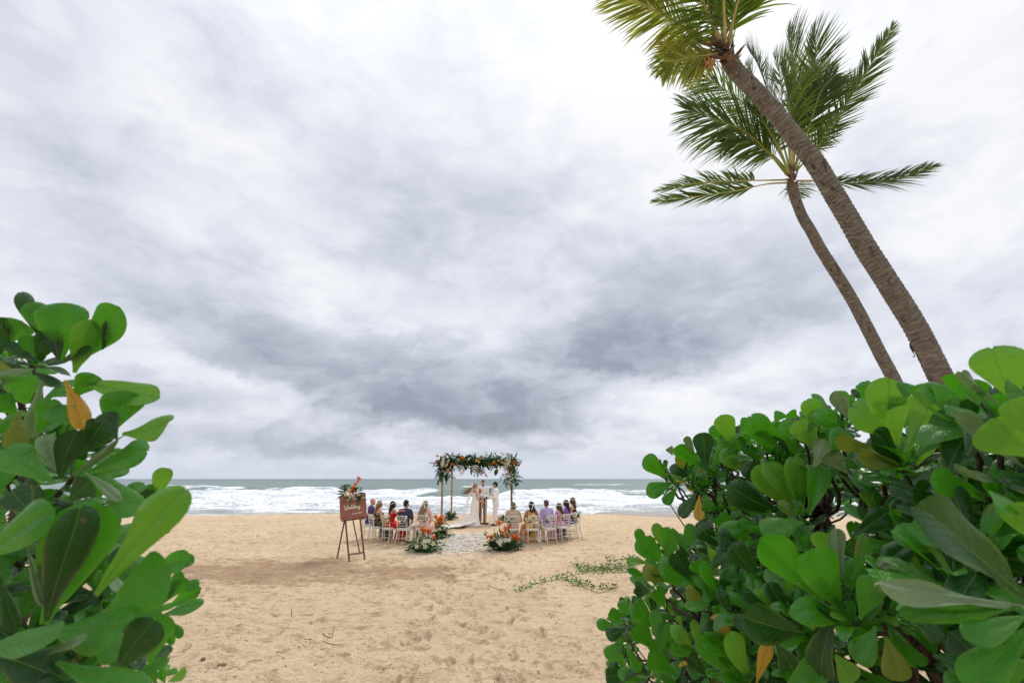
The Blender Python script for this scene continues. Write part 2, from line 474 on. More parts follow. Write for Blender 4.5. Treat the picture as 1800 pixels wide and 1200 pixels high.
def surf_z(x, y):
    """height of the sand mesh itself"""
    j = int(np.clip(np.searchsorted(ys, y) - 1, 0, len(ys) - 2)); fy = (y - ys[j]) / (ys[j + 1] - ys[j])
    s_ = x / (max(y, 0) * .92 + 1.4); i = int(np.clip(np.searchsorted(ss, s_) - 1, 0, len(ss) - 2)); fx = (s_ - ss[i]) / (ss[i + 1] - ss[i])
    return float((ZZ[j, i] * (1 - fx) + ZZ[j, i + 1] * fx) * (1 - fy) + (ZZ[j + 1, i] * (1 - fx) + ZZ[j + 1, i + 1] * fx) * fy)
def sand_material():
    m_ = bpy.data.materials.new('sand'); m_.use_nodes = True; m_.node_tree.nodes.clear()
    N = NT(m_.node_tree)
    pos = N.node('ShaderNodeNewGeometry').outputs['Position']
    x, y, z = N.xyz(pos)
    sand_dark = N.node('ShaderNodeAttribute', attribute_name='sand_dark').outputs['Fac']
    n1 = N.noise(pos, .55, 5, .6); n2 = N.noise(N.vm('MULTIPLY', pos, (1, 1.8, 1)), 5.5, 6, .65); n3 = N.noise(pos, 260, 3, .7)
    n4 = N.noise(N.vm('MULTIPLY', pos, (1, 1.6, 1)), 22, 4, .6)
    dry = N.ramp(n1, [(.3, (.62, .458, .284)), (.7, (.72, .565, .380))])
    f = N.m('ADD', N.m('MULTIPLY', sand_dark, .75), N.m('MULTIPLY', N.mapr(n2, .54, .66), .55))
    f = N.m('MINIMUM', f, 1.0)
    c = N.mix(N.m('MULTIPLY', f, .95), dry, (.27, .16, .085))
    c = N.mix(N.mapr(n4, .58, .68, 0, .7), c, (.25, .15, .08))
    c = N.mix(N.mapr(n3, .35, .75, 0, .28), c, (.72, .56, .40))
    # wet from the swash, where the sand runs low
    wet = N.mapr(N.m('ADD', z, N.m('MULTIPLY', N.m('SUBTRACT', n1, .5), .25)), -.50, -.20, 1.0, 0.0, smooth=True)
    wet = N.m('MULTIPLY', wet, N.mapr(y, 24, 26))
    c = N.mix(wet, c, (.30, .235, .18))
    p = N.node('ShaderNodeBsdfPrincipled')
    N.put(p.inputs['Base Color'], c)
    N.put(p.inputs['Roughness'], N.mapr(wet, 0, 1, .93, .22)); p.inputs['Specular IOR Level'].default_value = .25
    hb = N.m('ADD', N.m('MULTIPLY', n4, 1.0), N.m('MULTIPLY', n3, .18))
    rg = N.m('ABSOLUTE', N.m('SUBTRACT', N.noise(N.vm('MULTIPLY', pos, (1, 2.2, 1)), 13, 5, .62, .3), .5))
    b1 = N.bump(N.m('ADD', n2, N.m('MULTIPLY', rg, 1.1)), .9, .055)
    N.put(p.inputs['Normal'], N.bump(hb, 1.0, .016, b1))
    o_ = N.node('ShaderNodeOutputMaterial'); N.l.new(p.outputs[0], o_.inputs[0])
    return m_
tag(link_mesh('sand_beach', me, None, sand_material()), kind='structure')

# ================================================================== SEA
ysea = np.concatenate([np.linspace(30, 44, 20)[:-1], np.geomspace(44, 130, 330)[:-1], np.geomspace(130, 900, 110)[:-1], np.geomspace(900, 12000, 24)])
ssea = np.concatenate([-np.geomspace(14, 1.15, 14)[:-1], np.linspace(-1.15, 1.15, 480), np.geomspace(1.15, 14, 14)[1:]])
SY = np.repeat(ysea[:, None], len(ssea), 1); SX = ssea[None, :] * SY
fade = 1 - sstep(250, 900, SY)
wob = 5.5 * fbm(SX * .018, SY * .012 + 3, 2)
Hs = 0.16 * np.sin((SY + wob * 2) * .33 + .4) * fade + 0.22 * fbm(SX * .05, SY * .22, 3) * fade
Hs += 0.10 * fbm(SX * .35, SY * .8, 3) * (1 - sstep(90, 260, SY))
foam = np.zeros_like(SY)
def breaker(x0, x1, d, h, front, back, soft=5.0, white=1.0, wobble=1.0):
    """one wave: crest near distance d between x0 and x1, steep towards the beach"""
    global Hs, foam
    dd = SY - (d + wob * wobble + 1.2 * pnoise(SX * .11 + d, SX * 0 + d * .3))
    ext = sstep(x0 - soft, x0 + soft, SX) * sstep(x1 + soft, x1 - soft, SX)
    lump = 1 + .22 * pnoise(SX * .28, SX * 0 + d) + .10 * pnoise(SX * 1.1, SX * 0 + d)
    prof = np.where(dd < 0, np.exp(-(dd / front) ** 2), np.exp(-(dd / back) ** 2))
    Hs = Hs + h * prof * ext * lump
    ww = np.where(dd < 0, sstep(-front * 3.2, -front * .9, dd), sstep(back * .28, -.02, dd))
    foam = np.maximum(foam, white * ww * ext)
breaker(-2, 19, 88, 1.45, 2.4, 7.0, 3.0, 1.0, .8)
breaker(24, 70, 84, .9, 2.2, 6.0, 3.0, .9, .8)
breaker(-75, -14, 96, 1.0, 2.4, 7.0, 4.0, 1.0)
breaker(-17, -4, 93, .85, 3.0, 8.0, 4.0, .15)
breaker(-70, 80, 74, .55, 1.8, 5.0, 6, 1.0)
breaker(-60, 70, 64, .42, 1.4, 4.0, 6, 1.0)
breaker(-60, 60, 56, .25, 1.0, 3.0, 6, .9)
for x0, x1, d, h in [(-92, -78, 150, .9), (-70, -62, 142, .7), (-118, -98, 172, .7), (-62, -44, 134, .95), (58, 66, 170, .6), (8, 20, 150, .45),
                     (-20, -6, 190, .5), (95, 130, 190, .6), (-170, -140, 240, .6), (30, 60, 260, .5), (18, 40, 118, .7), (70, 100, 128, .8)]:
    breaker(x0, x1, d, h, 3.0, 6.0, 4.0, .62 if d > 125 else .55, .4)
surf = sstep(104, 84, SY + wob * 1.1 + 7 * fbm(SX * .06, SY * .05, 2))
# the unbroken shoulder of the right-hand wave
hole = sstep(17, 21, SX) * sstep(31, 26, SX) * sstep(80, 84, SY)
hole = np.maximum(hole, sstep(-19, -15, SX) * sstep(-1, -5, SX) * sstep(86, 90, SY))
foam = np.maximum(foam, surf * (1 - hole) * .9)
foam *= sstep(36, 40, SY) * .18 + .82
foam = np.clip(foam - .40 * sstep(70, 52, SY + 6 * fbm(SX * .05, SY * .1, 2)) - .12 * sstep(.0, .5, fbm(SX * .05 + 9, SY * .16, 3)) * sstep(110, 80, SY), 0, 1)
Hs += foam * (0.16 * fbm(SX * .9, SY * .9, 3) + .06 * fbm(SX * 3.1, SY * 3.1, 2)) * (1 - sstep(120, 300, SY)) * sstep(48, 70, SY)
me = grid_mesh('sea', SX, SY, SEA_Z + Hs * sstep(33, 50, SY))
vattr(me, 'foam', foam)
def sea_material():
    m_ = bpy.data.materials.new('sea_water'); m_.use_nodes = True; m_.node_tree.nodes.clear()
    N = NT(m_.node_tree)
    pos = N.node('ShaderNodeNewGeometry').outputs['Position']
    x, y, z = N.xyz(pos)
    fo = N.node('ShaderNodeAttribute', attribute_name='foam').outputs['Fac']
    st = N.vm('MULTIPLY', pos, (.35, 1, 1))
    n1 = N.noise(st, .55, 6, .62, .4); n2 = N.noise(pos, 2.2, 5, .65); n3 = N.noise(st, .09, 4, .55)
    nn = N.m('ADD', N.m('MULTIPLY', n1, .7), N.m('MULTIPLY', n2, .3))
    # foam grows where the attribute exceeds the lace of the noise
    edge = N.m('SUBTRACT', N.m('ADD', fo, N.m('MULTIPLY', N.m('SUBTRACT', nn, .5), 1.35)), .42)
    mask = N.mapr(edge, -.06, .22, 0, 1, smooth=True)
    mask = N.m('MULTIPLY', mask, N.mapr(fo, .02, .15))
    deep = N.ramp(n3, [(.3, (.105, .165, .150)), (.7, (.165, .235, .205))])
    fary = N.mapr(y, 150, 1500)
    deep = N.mix(fary, deep, (.095, .150, .150))
    shal = N.mapr(y, 45, 100, 1, 0)
    deep = N.mix(N.m('MULTIPLY', shal, .7), deep, (.36, .40, .40))
    foamc = N.ramp(N.m('ADD', N.m('MULTIPLY', n2, .5), N.m('MULTIPLY', n1, .5)), [(.36, (.42, .47, .53)), (.54, (.86, .88, .92))])
    c = N.mix(mask, deep, foamc)
    p = N.node('ShaderNodeBsdfPrincipled')
    N.put(p.inputs['Base Color'], c)
    N.put(p.inputs['Roughness'], N.mapr(mask, 0, 1, .32, .9)); p.inputs['IOR'].default_value = 1.33
    N.put(p.inputs['Specular IOR Level'], N.mapr(mask, 0, 1, .5, .15))
    w1 = N.noise(N.vm('MULTIPLY', pos, (.45, 1, 1)), .8, 5, .6); w2 = N.noise(N.vm('MULTIPLY', pos, (.5, 1, 1)), .16, 5, .6)
    b = N.bump(w2, 1.0, 1.6); b = N.bump(w1, .9, .35, b)
    b = N.bump(N.m('MULTIPLY', mask, N.m('ADD', n2, n1)), .6, .25, b)
    N.put(p.inputs['Normal'], b)
    o_ = N.node('ShaderNodeOutputMaterial'); N.l.new(p.outputs[0], o_.inputs[0])
    return m_
tag(link_mesh('sea', me, None, sea_material()), kind='structure')
# ================================================================== COCONUT PALMS
def catmull(pts, n):
    pts = [Vector(p) for p in pts]; P = [pts[0] * 2 - pts[1]] + pts + [pts[-1] * 2 - pts[-2]]; out = []
    segs = len(pts) - 1
    for i in range(n):
        s = i / (n - 1) * segs; k = min(int(s), segs - 1); t = s - k
        a, b, c, d = P[k], P[k + 1], P[k + 2], P[k + 3]
        out.append(.5 * ((2 * b) + (c - a) * t + (2 * a - 5 * b + 4 * c - d) * t * t + (3 * b - a - 3 * c + d) * t ** 3))
    return out
def bark_material(name, light, mid, dark, stain):
    m_ = bpy.data.materials.new(name); m_.use_nodes = True; m_.node_tree.nodes.clear()
    N = NT(m_.node_tree)
    at_ = N.node('ShaderNodeAttribute', attribute_name='bark').outputs['Vector']
    n1 = N.noise(N.vm('MULTIPLY', at_, (.55, .55, 9)), 2.4, 6, .7); n2 = N.noise(at_, 1.1, 4, .6, 1.2)
    n3 = N.noise(N.vm('MULTIPLY', at_, (4, 4, 34)), 2.0, 4, .7); n4 = N.noise(N.vm('MULTIPLY', at_, (1, 1, 2.4)), 2.6, 5, .65)
    c = N.ramp(n1, [(.25, dark), (.5, mid), (.75, light)])
    c = N.mix(N.mapr(n3, .45, .75, 0, .5), c, dark)
    c = N.mix(N.mapr(N.m('ADD', n4, N.m('MULTIPLY', N.m('SUBTRACT', n1, .5), .35)), .56, .68, 0, .88), c, stain)
    c = N.mix(N.mapr(n2, .55, .75, 0, .35), c, (light[0] * 1.25, light[1] * 1.25, light[2] * 1.2))
    gr = N.node('ShaderNodeAttribute', attribute_name='scar').outputs['Fac']
    c = N.mix(N.m('MULTIPLY', gr, .85), c, stain)
    p = N.node('ShaderNodeBsdfPrincipled'); N.put(p.inputs['Base Color'], c)
    p.inputs['Roughness'].default_value = .92; p.inputs['Specular IOR Level'].default_value = .12
    N.put(p.inputs['Normal'], N.bump(N.m('ADD', n1, N.m('MULTIPLY', n3, .6)), .9, .012))
    o_ = N.node('ShaderNodeOutputMaterial'); N.l.new(p.outputs[0], o_.inputs[0])
    return m_
M_TRUNK = bark_material('palm_bark', (.32, .29, .255), (.20, .175, .15), (.09, .078, .066), (.024, .022, .020))
def trunk_mesh(path, radii, n, ringstep, seed, seg=36):
    pts = catmull(path, n); cum = [0]
    for a, b in zip(pts[:-1], pts[1:]): cum.append(cum[-1] + (b - a).length)
    r_ = random.Random(seed)
    tot = cum[-1]; edges = [0]
    while edges[-1] < tot: edges.append(edges[-1] + ringstep * r_.uniform(.65, 1.4))
    edges = np.array(edges)
    vs = []; bark = []; scar = []; up = Vector((0, 0, 1)); seg_ph = r_.uniform(0, 6)
    for i, p in enumerate(pts):
        t = (pts[min(i + 1, n - 1)] - pts[max(i - 1, 0)]).normalized()
        u = Vector((0, -1, 0)); u = (u - t * u.dot(t)).normalized(); s = t.cross(u)
        base = float(np.interp(i / (n - 1), [a for a, b in radii], [b for a, b in radii]))
        for k in range(seg):
            a = 2 * math.pi * k / seg
            wob = .012 * math.sin(a * 2 + seg_ph + cum[i] * 3) + .010 * math.sin(a * 3 + cum[i] * 7)
            L = cum[i] + wob + .010 * math.sin(a * 5 + cum[i] * 2.1)
            j = int(np.searchsorted(edges, L)) ; e0 = edges[max(j - 1, 0)]; e1 = edges[min(j, len(edges) - 1)]
            f = min(1.0, max(0.0, (L - e0) / max(e1 - e0, 1e-3)))
            rr = base * (1 + .075 * (f ** 2 - .4) + .035 * float(pnoise(math.cos(a) * 1.4 + L * 2.2, math.sin(a) * 1.4 + L * .7))
                         + .03 * float(pnoise(a * 3.3, L * 22.0)))
            vs.append(p + (u * math.cos(a) + s * math.sin(a)) * rr)
            bark.append((math.cos(a) * .5, math.sin(a) * .5, L)); scar.append(max(0, 1 - abs(f - .06) / .20) * min(1, max(0, .55 + 1.1 * float(pnoise(math.cos(a) * 1.2 + j * 3.1, math.sin(a) * 1.2)))))
    fs = []
    for i in range(n - 1):
        for k in range(seg):
            k2 = (k + 1) % seg; fs.append((i * seg + k, (i + 1) * seg + k, (i + 1) * seg + k2, i * seg + k2))
    fs.append(tuple(range(seg))); fs.append(tuple((n - 1) * seg + k for k in range(seg))[::-1])
    me = mesh_np('trunk', vs, fs)
    a_ = me.attributes.new('bark', 'FLOAT_VECTOR', 'POINT'); a_.data.foreach_set('vector', np.array(bark, np.float32).reshape(-1))
    vattr(me, 'scar', scar)
    return me
def frond_material(name, c1, c2, tip, trc):
    m_ = bpy.data.materials.new(name); m_.use_nodes = True; m_.node_tree.nodes.clear()
    N = NT(m_.node_tree)
    f = N.node('ShaderNodeAttribute', attribute_name='along').outputs['Fac']; q = N.node('ShaderNodeAttribute', attribute_name='pick').outputs['Fac']
    c = N.mix(q, c1, c2); c = N.mix(N.mapr(f, .72, 1.0, 0, .85), c, tip)
    p = N.node('ShaderNodeBsdfPrincipled'); N.put(p.inputs['Base Color'], c); p.inputs['Roughness'].default_value = .38
    p.inputs['Specular IOR Level'].default_value = .4
    tr = N.node('ShaderNodeBsdfTranslucent'); N.put(tr.inputs[0], N.mix(N.mapr(f, .75, 1, 0, .7), N.mix(q, trc, tuple(v * .55 for v in trc)), tip))
    ms = N.node('ShaderNodeMixShader'); ms.inputs[0].default_value = .55
    N.l.new(p.outputs[0], ms.inputs[1]); N.l.new(tr.outputs[0], ms.inputs[2])
    o_ = N.node('ShaderNodeOutputMaterial'); N.l.new(ms.outputs[0], o_.inputs[0])
    return m_
M_FROND = frond_material('green_frond', (.045, .095, .020), (.100, .155, .032), (.17, .16, .05), (.17, .28, .05))
M_FROND_L = frond_material('light_green_frond', (.070, .150, .018), (.140, .220, .028), (.20, .18, .05), (.24, .36, .03))
M_FROND_Y = frond_material('yellowing_frond', (.12, .17, .02), (.26, .27, .035), (.34, .22, .06), (.50, .54, .07))
M_FROND_YY = frond_material('yellow_frond', (.42, .36, .04), (.60, .42, .05), (.45, .22, .05), (.8, .62, .08))
M_RACHIS = material('frond_stalk', (.30, .33, .08), .5, .2, 5, .2, 40, .003)
M_RACHIS_Y = material('pale_frond_stalk', (.50, .45, .20), .5, .15, 5, .2, 40, .003)
M_BOOT = material('frond_boot', (.20, .13, .085), .9, .3, 7, .8, 45, .01, hue=(.05, .032, .025))
M_FIBRE = material('palm_fibre', (.55, .27, .10), .9, .2, 9, .6, 60, .008)
def frond(palm, pts, leafL, n, mat_l, roll=0.0, up=None, droop=.25, wind=(0, 0, 0), r0=.022, start=.16, spread=(62, 22), oneside=0, mat_r=None, sag=0.0, wl=.022, clump=.45):
    """pts: (px, py, depth) along the midrib; leaflets fan from both sides"""
    root = palm.location
    path = catmull([at(*p) for p in pts], 40)
    cum = [0]
    for a, b in zip(path[:-1], path[1:]): cum.append(cum[-1] + (b - a).length)
    tot = cum[-1]
    b = MB(); b.tube([p - root for p in path], [r0 * (1 - .86 * (i / 39) ** .7) for i in range(40)], 6, flat=.7)
    fr = b.build('frond', mat_r or M_RACHIS, palm)
    vs = []; fs = []; al = []; pk = []
    wind = Vector(wind); g = Vector((0, 0, -1))
    for k in range(n):
        f = start + (1 - start) * (k + rng.random() * .4) / n
        x = f * 39; i = min(int(x), 38); p = path[i].lerp(path[i + 1], x - i)
        T = (path[min(i + 2, 39)] - path[max(i - 1, 0)]).normalized()
        upv = Vector(up) if up is not None else Vector((0, 0, 1))
        nrm = (upv - T * upv.dot(T)).normalized(); nrm = Quaternion(T, R(roll)) @ nrm
        side = T.cross(nrm)
        prof = math.sin(math.pi * min(1, (f - start) / (1 - start) * .80 + .17)) ** .7
        for s in (-1, 1):
            if oneside and s != oneside and rng.random() < .7: continue
            if rng.random() < .10: continue
            al_ = R(spread[0] + (spread[1] - spread[0]) * f + rng.uniform(-9, 9) + clump * 14 * math.sin(f * 47 + s + root.x) + clump * 8 * math.sin(f * 113))
            d = T * math.cos(al_) + side * s * math.sin(al_) + nrm * rng.uniform(.05, .28)
            d.normalize()
            L = leafL * prof * rng.uniform(.85, 1.1); w = wl * (.6 + .5 * prof) * rng.uniform(.8, 1.2)
            q = p.copy(); S = 5; pick = rng.random(); bs = len(vs)
            acc = d.copy(); dr = droop * rng.uniform(.6, 1.5)
            wv_ = acc.cross(nrm).normalized()
            fold = nrm * .35; dr *= 1.0
            for j in range(S + 1):
                t = j / S; ww = w * (1 - t ** 2.2) * (.45 + .55 * min(1, t * 4)) + .0008
                vs += [q - wv_ * ww + fold * ww, q.copy(), q + wv_ * ww + fold * ww]
                al += [t] * 3; pk += [pick] * 3
                acc = (acc + g * dr * .28 * (t + .25) + wind * .26 * (t + .2)).normalized()
                q = q + acc * (L / S)
            for j in range(S):
                a = bs + j * 3; fs += [(a, a + 1, a + 4, a + 3), (a + 1, a + 2, a + 5, a + 4)]
    me = mesh_np('leaflets', [v - root for v in vs], fs); vattr(me, 'along', al); vattr(me, 'pick', pk)
    o = link_mesh('leaflets', me, fr, mat_l, smooth=False); tag(o, kind='stuff')
    return fr
def grow_palm(name, label, pxs, depth_fn, rad_px, d_top, seed, rings):
    path = [at(px, py, depth_fn(py)) for px, py in pxs]
    d = (path[-1] - path[-2]).normalized()
    p = path[-1]
    d = (d + Vector((0.0, 0, -.25))).normalized()
    while p.z > -.5:
        p = p + d * .5; d = (d + Vector((0, 0, -.10))).normalized(); path.append(p.copy())
    root = path[-1].copy(); root.z = ground_z(root.x, root.y) 
    palm = thing(name, label, 'palm tree', root)
    L = [0]
    for a, b in zip(path[:-1], path[1:]): L.append(L[-1] + (b - a).length)
    radii = [(0, rad_px[0] * d_top / F_PX), (.12, rad_px[1] * d_top / F_PX), (.62, rad_px[2] * d_top / F_PX), (.9, rad_px[2] * d_top / F_PX * 1.08), (1, rad_px[2] * d_top / F_PX * 1.35)]
    me = trunk_mesh([q - root for q in path], radii, rings, .055, seed)
    link_mesh('trunk', me, palm, M_TRUNK)
    return palm
# near palm
DA = 7.0
palm_a = grow_palm('coconut_palm', 'nearer coconut palm, thick ringed trunk leaning left and yellowing fronds at the top edge',
    [(1282, 108), (1296, 128), (1324, 156), (1360, 196), (1398, 243), (1433, 287), (1468, 345), (1496, 392), (1524, 440), (1569, 510), (1613, 582), (1656, 668)],
    lambda py: 7.0, (14.0, 14.0, 18.8), 7.0, 3, 900)
W1 = (-.30, -.1, -.15)
CA = (1270, 88)
for pts, L, n, mt, kw in [
    ([(1262, 82, 7.0), (1215, 56, 6.8), (1165, 26, 6.5), (1110, -2, 6.3), (1040, -40, 6.1)], .66, 110, M_FROND_Y, dict(roll=60, droop=.30, r0=.03, mat_r=M_RACHIS_Y, clump=.3)),
    ([(1268, 80, 7.0), (1252, 40, 6.7), (1228, -10, 6.4), (1180, -90, 6.0), (1110, -170, 5.8)], .85, 90, M_FROND_L, dict(roll=50, droop=.4, r0=.045, start=.12, mat_r=M_RACHIS_Y)),
    ([(1274, 80, 7.0), (1272, 30, 6.7), (1268, -40, 6.4), (1250, -140, 6.0), (1225, -240, 5.6)], 1.0, 90, M_FROND_L, dict(roll=70, droop=.6, r0=.042, start=.14, mat_r=M_RACHIS_Y)),
    ([(1282, 80, 7.0), (1288, 40, 6.8), (1302, -10, 6.6), (1340, -100, 6.4), (1390, -180, 6.2)], .95, 90, M_FROND_L, dict(roll=-30, droop=.7, r0=.035, start=.16, mat_r=M_RACHIS_Y)),
    # ([(1268, 78, 7.3), (1240, 42, 7.3), (1200, 20, 7.5), (1150, 28, 7.7), (1110, 50, 7.9)], .8, 80, M_FROND_L, dict(roll=50, droop=.4, r0=.03, start=.2)),
    ([(1262, 90, 7.0), (1225, 72, 7.1), (1195, 78, 7.2), (1175, 100, 7.3), (1162, 130, 7.3)], .46, 60, M_FROND_L, dict(roll=60, droop=.6, r0=.02, start=.2)),
    ([(1262, 94, 6.9), (1240, 98, 6.8), (1215, 100, 6.7), (1188, 108, 6.6), (1168, 125, 6.6)], .50, 54, M_FROND_Y, dict(roll=66, droop=.55, r0=.02, start=.15)),
    ([(1264, 96, 7.0), (1245, 104, 6.9), (1225, 112, 6.9), (1208, 122, 6.9)], .46, 40, M_FROND_Y, dict(roll=70, droop=.7, r0=.018, start=.1)),
    ([(1262, 92, 7.1), (1225, 84, 7.2), (1195, 82, 7.3), (1172, 86, 7.4)], .40, 46, M_FROND_YY, dict(roll=-10, droop=.5, r0=.016, start=.5)),
    ([(1284, 78, 7.3), (1300, 30, 7.5), (1318, -20, 7.8), (1350, -40, 8.2)], .7, 60, M_FROND, dict(roll=0, droop=.8, r0=.02, start=.2)),
    ([(1272, 78, 7.4), (1262, 30, 7.7), (1242, -10, 8.0), (1200, -30, 8.4)], .9, 70, M_FROND, dict(roll=0, droop=.8, r0=.02, start=.2)),
    ]:
    frond(palm_a, pts, L, int(n * .85), mt, wind=W1, wl=.0135, **kw)
# dry boots and fibre round the crown of the near palm
ra = palm_a.location
for k in range(52):
    a = rng.uniform(0, 6.28); f_ = rng.uniform(-.25, 1.0); px = 1266 + 26 * f_ + rng.uniform(-9, 9); py = 84 + 34 * f_ + rng.uniform(-9, 9)
    c = at(px, py, 7.0 + .16 * math.sin(a)); w = rng.uniform(.03, .065); L = rng.uniform(.14, .28)
    up_ = (at(1262, 70, 7.0) - at(1296, 128, 7.0)).normalized()
    out = (CR * math.cos(a) * .9 + Vector((0, -1, 0)) * math.sin(a)).normalized()
    d = (up_ * rng.uniform(.5, 1.1) + out * rng.uniform(.2, .8)).normalized(); s = d.orthogonal().normalized(); s = Quaternion(d, rng.uniform(0, 3.1)) @ s
    nn = d.cross(s)
    rings = []
    for j in range(5):
        t = j / 4; ww = w * (1 - .85 * t ** 1.6); q = c + d * L * t + out * .06 * t * t - ra
        rings.append([q + s * ww - nn * .006, q + nn * .022 * (1 - t), q - s * ww - nn * .006, q - nn * .014])
    b = MB(); b.loft(rings); b.build('frond_boot', M_BOOT, palm_a, smooth=False)
b = MB()
for k in range(70):
    c = at(1240 + rng.uniform(-10, 16), 100 + rng.uniform(-8, 14), 6.9 + rng.uniform(-.08, .08)) - ra
    d = Vector((rng.uniform(-.9, .1), rng.uniform(-.3, .3), rng.uniform(-1, .2))).normalized() * rng.uniform(.05, .16)
    b.tube([c, c + d * .5 + Vector((0, 0, -.01)), c + d + Vector((0, 0, -.04))], [.012, .009, .003], 4)
tag(b.build('fibre_sheath', M_FIBRE, palm_a, smooth=False), 'orange brown fibre sheath')
for px, py, L in [(1222, 68, .25), (1248, 98, .22)]:
    b = MB(); c = at(px, py, 6.85) - ra; e = at(px + 26, py + (14 if py < 80 else 6), 6.9) - ra
    b.tube([c, c.lerp(e, .25), c.lerp(e, .7), e], [.006, .035, .026, .010], 7, flat=.5)
    b.build('flower_spathe', M_BOOT, palm_a)

# farther palm
palm_b = grow_palm('coconut_palm', 'farther slimmer coconut palm with dark green windblown fronds, behind the thick trunk',
    [(1392, 322), (1396, 342), (1402, 360), (1412, 384), (1426, 407), (1444, 440), (1488, 510), (1517, 562), (1544, 615), (1574, 672)],
    lambda py: 10.0, (9.2, 8.2, 11.6), 10.0, 8, 620)
W2 = (.10, .0, -.05)
D = 10.0
for pts, L, n, mt, kw in [
    ([(1386, 316, D), (1345, 317, 9.8), (1300, 318, 9.6), (1230, 322, 9.3), (1156, 336, 9.1)], .62, 74, M_FROND, dict(roll=0, droop=.2, wind=(-.35, 0, .1), start=.36, spread=(48, 18))),
    ([(1386, 321, D), (1345, 324, 9.9), (1300, 334, 9.9), (1230, 345, 9.9), (1150, 354, 9.9)], .58, 74, M_FROND, dict(roll=20, droop=.25, wind=(-.35, 0, .05), start=.36, spread=(48, 18))),
    ([(1384, 308, D), (1352, 270, 9.7), (1310, 232, 9.4), (1262, 212, 9.2), (1205, 192, 9.0)], 1.15, 90, M_FROND, dict(roll=62, droop=.30, wind=(-.15, 0, -.1), start=.22)),
    ([(1388, 300, 10.3), (1352, 240, 10.5), (1310, 185, 10.8), (1260, 148, 11), (1222, 130, 11)], .95, 76, M_FROND, dict(roll=60, droop=.4, wind=(-.2, 0, 0), start=.25)),
    ([(1390, 298, D), (1391, 240, 9.5), (1388, 190, 9.2), (1381, 150, 9.0), (1372, 118, 8.9)], 1.15, 84, M_FROND_L, dict(roll=-86, droop=.15, wind=(.45, 0, .15), start=.20)),
    ([(1394, 300, 10.2), (1400, 220, 10.2), (1398, 140, 10.2), (1392, 85, 10.2), (1388, 48, 10.2)], .85, 84, M_FROND, dict(roll=-75, droop=.1, wind=(.30, 0, .5), start=.28)),
    ([(1396, 300, 10.1), (1412, 230, 10.1), (1425, 160, 10.1), (1434, 95, 10.1), (1430, 46, 10.1)], .85, 84, M_FROND, dict(roll=-70, droop=.1, wind=(.30, 0, .45), start=.25)),
    ([(1400, 300, 10.0), (1434, 262, 9.8), (1482, 192, 9.6), (1526, 122, 9.4), (1572, 42, 9.3)], .62, 96, M_FROND, dict(roll=-78, droop=.1, wind=(.22, 0, .22), start=.24, spread=(52, 20), clump=.5)),
    ([(1400, 318, 10.0), (1440, 318, 9.8), (1490, 322, 9.7), (1560, 318, 9.6), (1645, 292, 9.5)], .72, 96, M_FROND, dict(roll=58, droop=.35, wind=(.18, 0, .05), start=.30, spread=(50, 22))),
    ([(1388, 296, 10.2), (1368, 220, 10.4), (1346, 150, 10.5), (1330, 110, 10.6), (1318, 92, 10.6)], .75, 66, M_FROND, dict(roll=-60, droop=.2, wind=(.15, 0, .3), start=.3)),
    ([(1396, 298, 9.9), (1414, 250, 9.6), (1430, 200, 9.4), (1444, 160, 9.3), (1470, 130, 9.3)], .90, 76, M_FROND, dict(roll=-60, droop=.2, wind=(.35, 0, .0), start=.22)),
    ([(1386, 304, 9.8), (1370, 262, 9.5), (1352, 230, 9.3), (1336, 205, 9.2), (1318, 190, 9.2)], .80, 66, M_FROND, dict(roll=-50, droop=.4, wind=(.0, 0, -.1), start=.22)),
    ([(1388, 296, 10.3), (1390, 230, 10.6), (1410, 160, 10.9), (1452, 120, 11.2)], .85, 70, M_FROND, dict(roll=-30, droop=.3, wind=(.3, 0, .1), start=.25)),
    ([(1392, 298, 10.0), (1396, 250, 9.9), (1404, 205, 9.8), (1418, 168, 9.7), (1440, 148, 9.6)], .95, 70, M_FROND_L, dict(roll=-70, droop=.3, wind=(.30, 0, -.05), start=.22)),
    ([(1386, 304, 10.0), (1362, 276, 9.9), (1332, 256, 9.8), (1300, 248, 9.7), (1272, 250, 9.6)], .70, 64, M_FROND, dict(roll=58, droop=.5, wind=(0, 0, -.2), start=.25)),
    ([(1390, 298, 10.4), (1384, 240, 10.6), (1376, 190, 10.8), (1372, 140, 11), (1360, 96, 11.1)], .8, 70, M_FROND, dict(roll=-50, droop=.2, wind=(.2, 0, .3), start=.3)),
    ([(1398, 300, 10.3), (1420, 262, 10.4), (1446, 232, 10.5), (1474, 214, 10.6)], .62, 56, M_FROND, dict(roll=-60, droop=.5, wind=(.25, 0, -.1), start=.25)),
    ([(1386, 300, 10.1), (1366, 252, 10.2), (1346, 214, 10.3), (1322, 160, 10.4), (1312, 112, 10.5)], .7, 60, M_FROND, dict(roll=-60, droop=.2, wind=(-.05, 0, .3), start=.3)),
    ([(1386, 318, 10.2), (1392, 326, 10.7), (1400, 330, 11.3), (1408, 348, 11.9)], .6, 50, M_FROND, dict(roll=0, droop=.5, wind=(.2, 0, 0), start=.4)),
    ]:
    frond(palm_b, pts, L, n, mt, r0=.030, wl=.0145, mat_r=M_RACHIS_Y if pts[1][1] > 310 or mt is M_FROND_L else None, **kw)
rb = palm_b.location
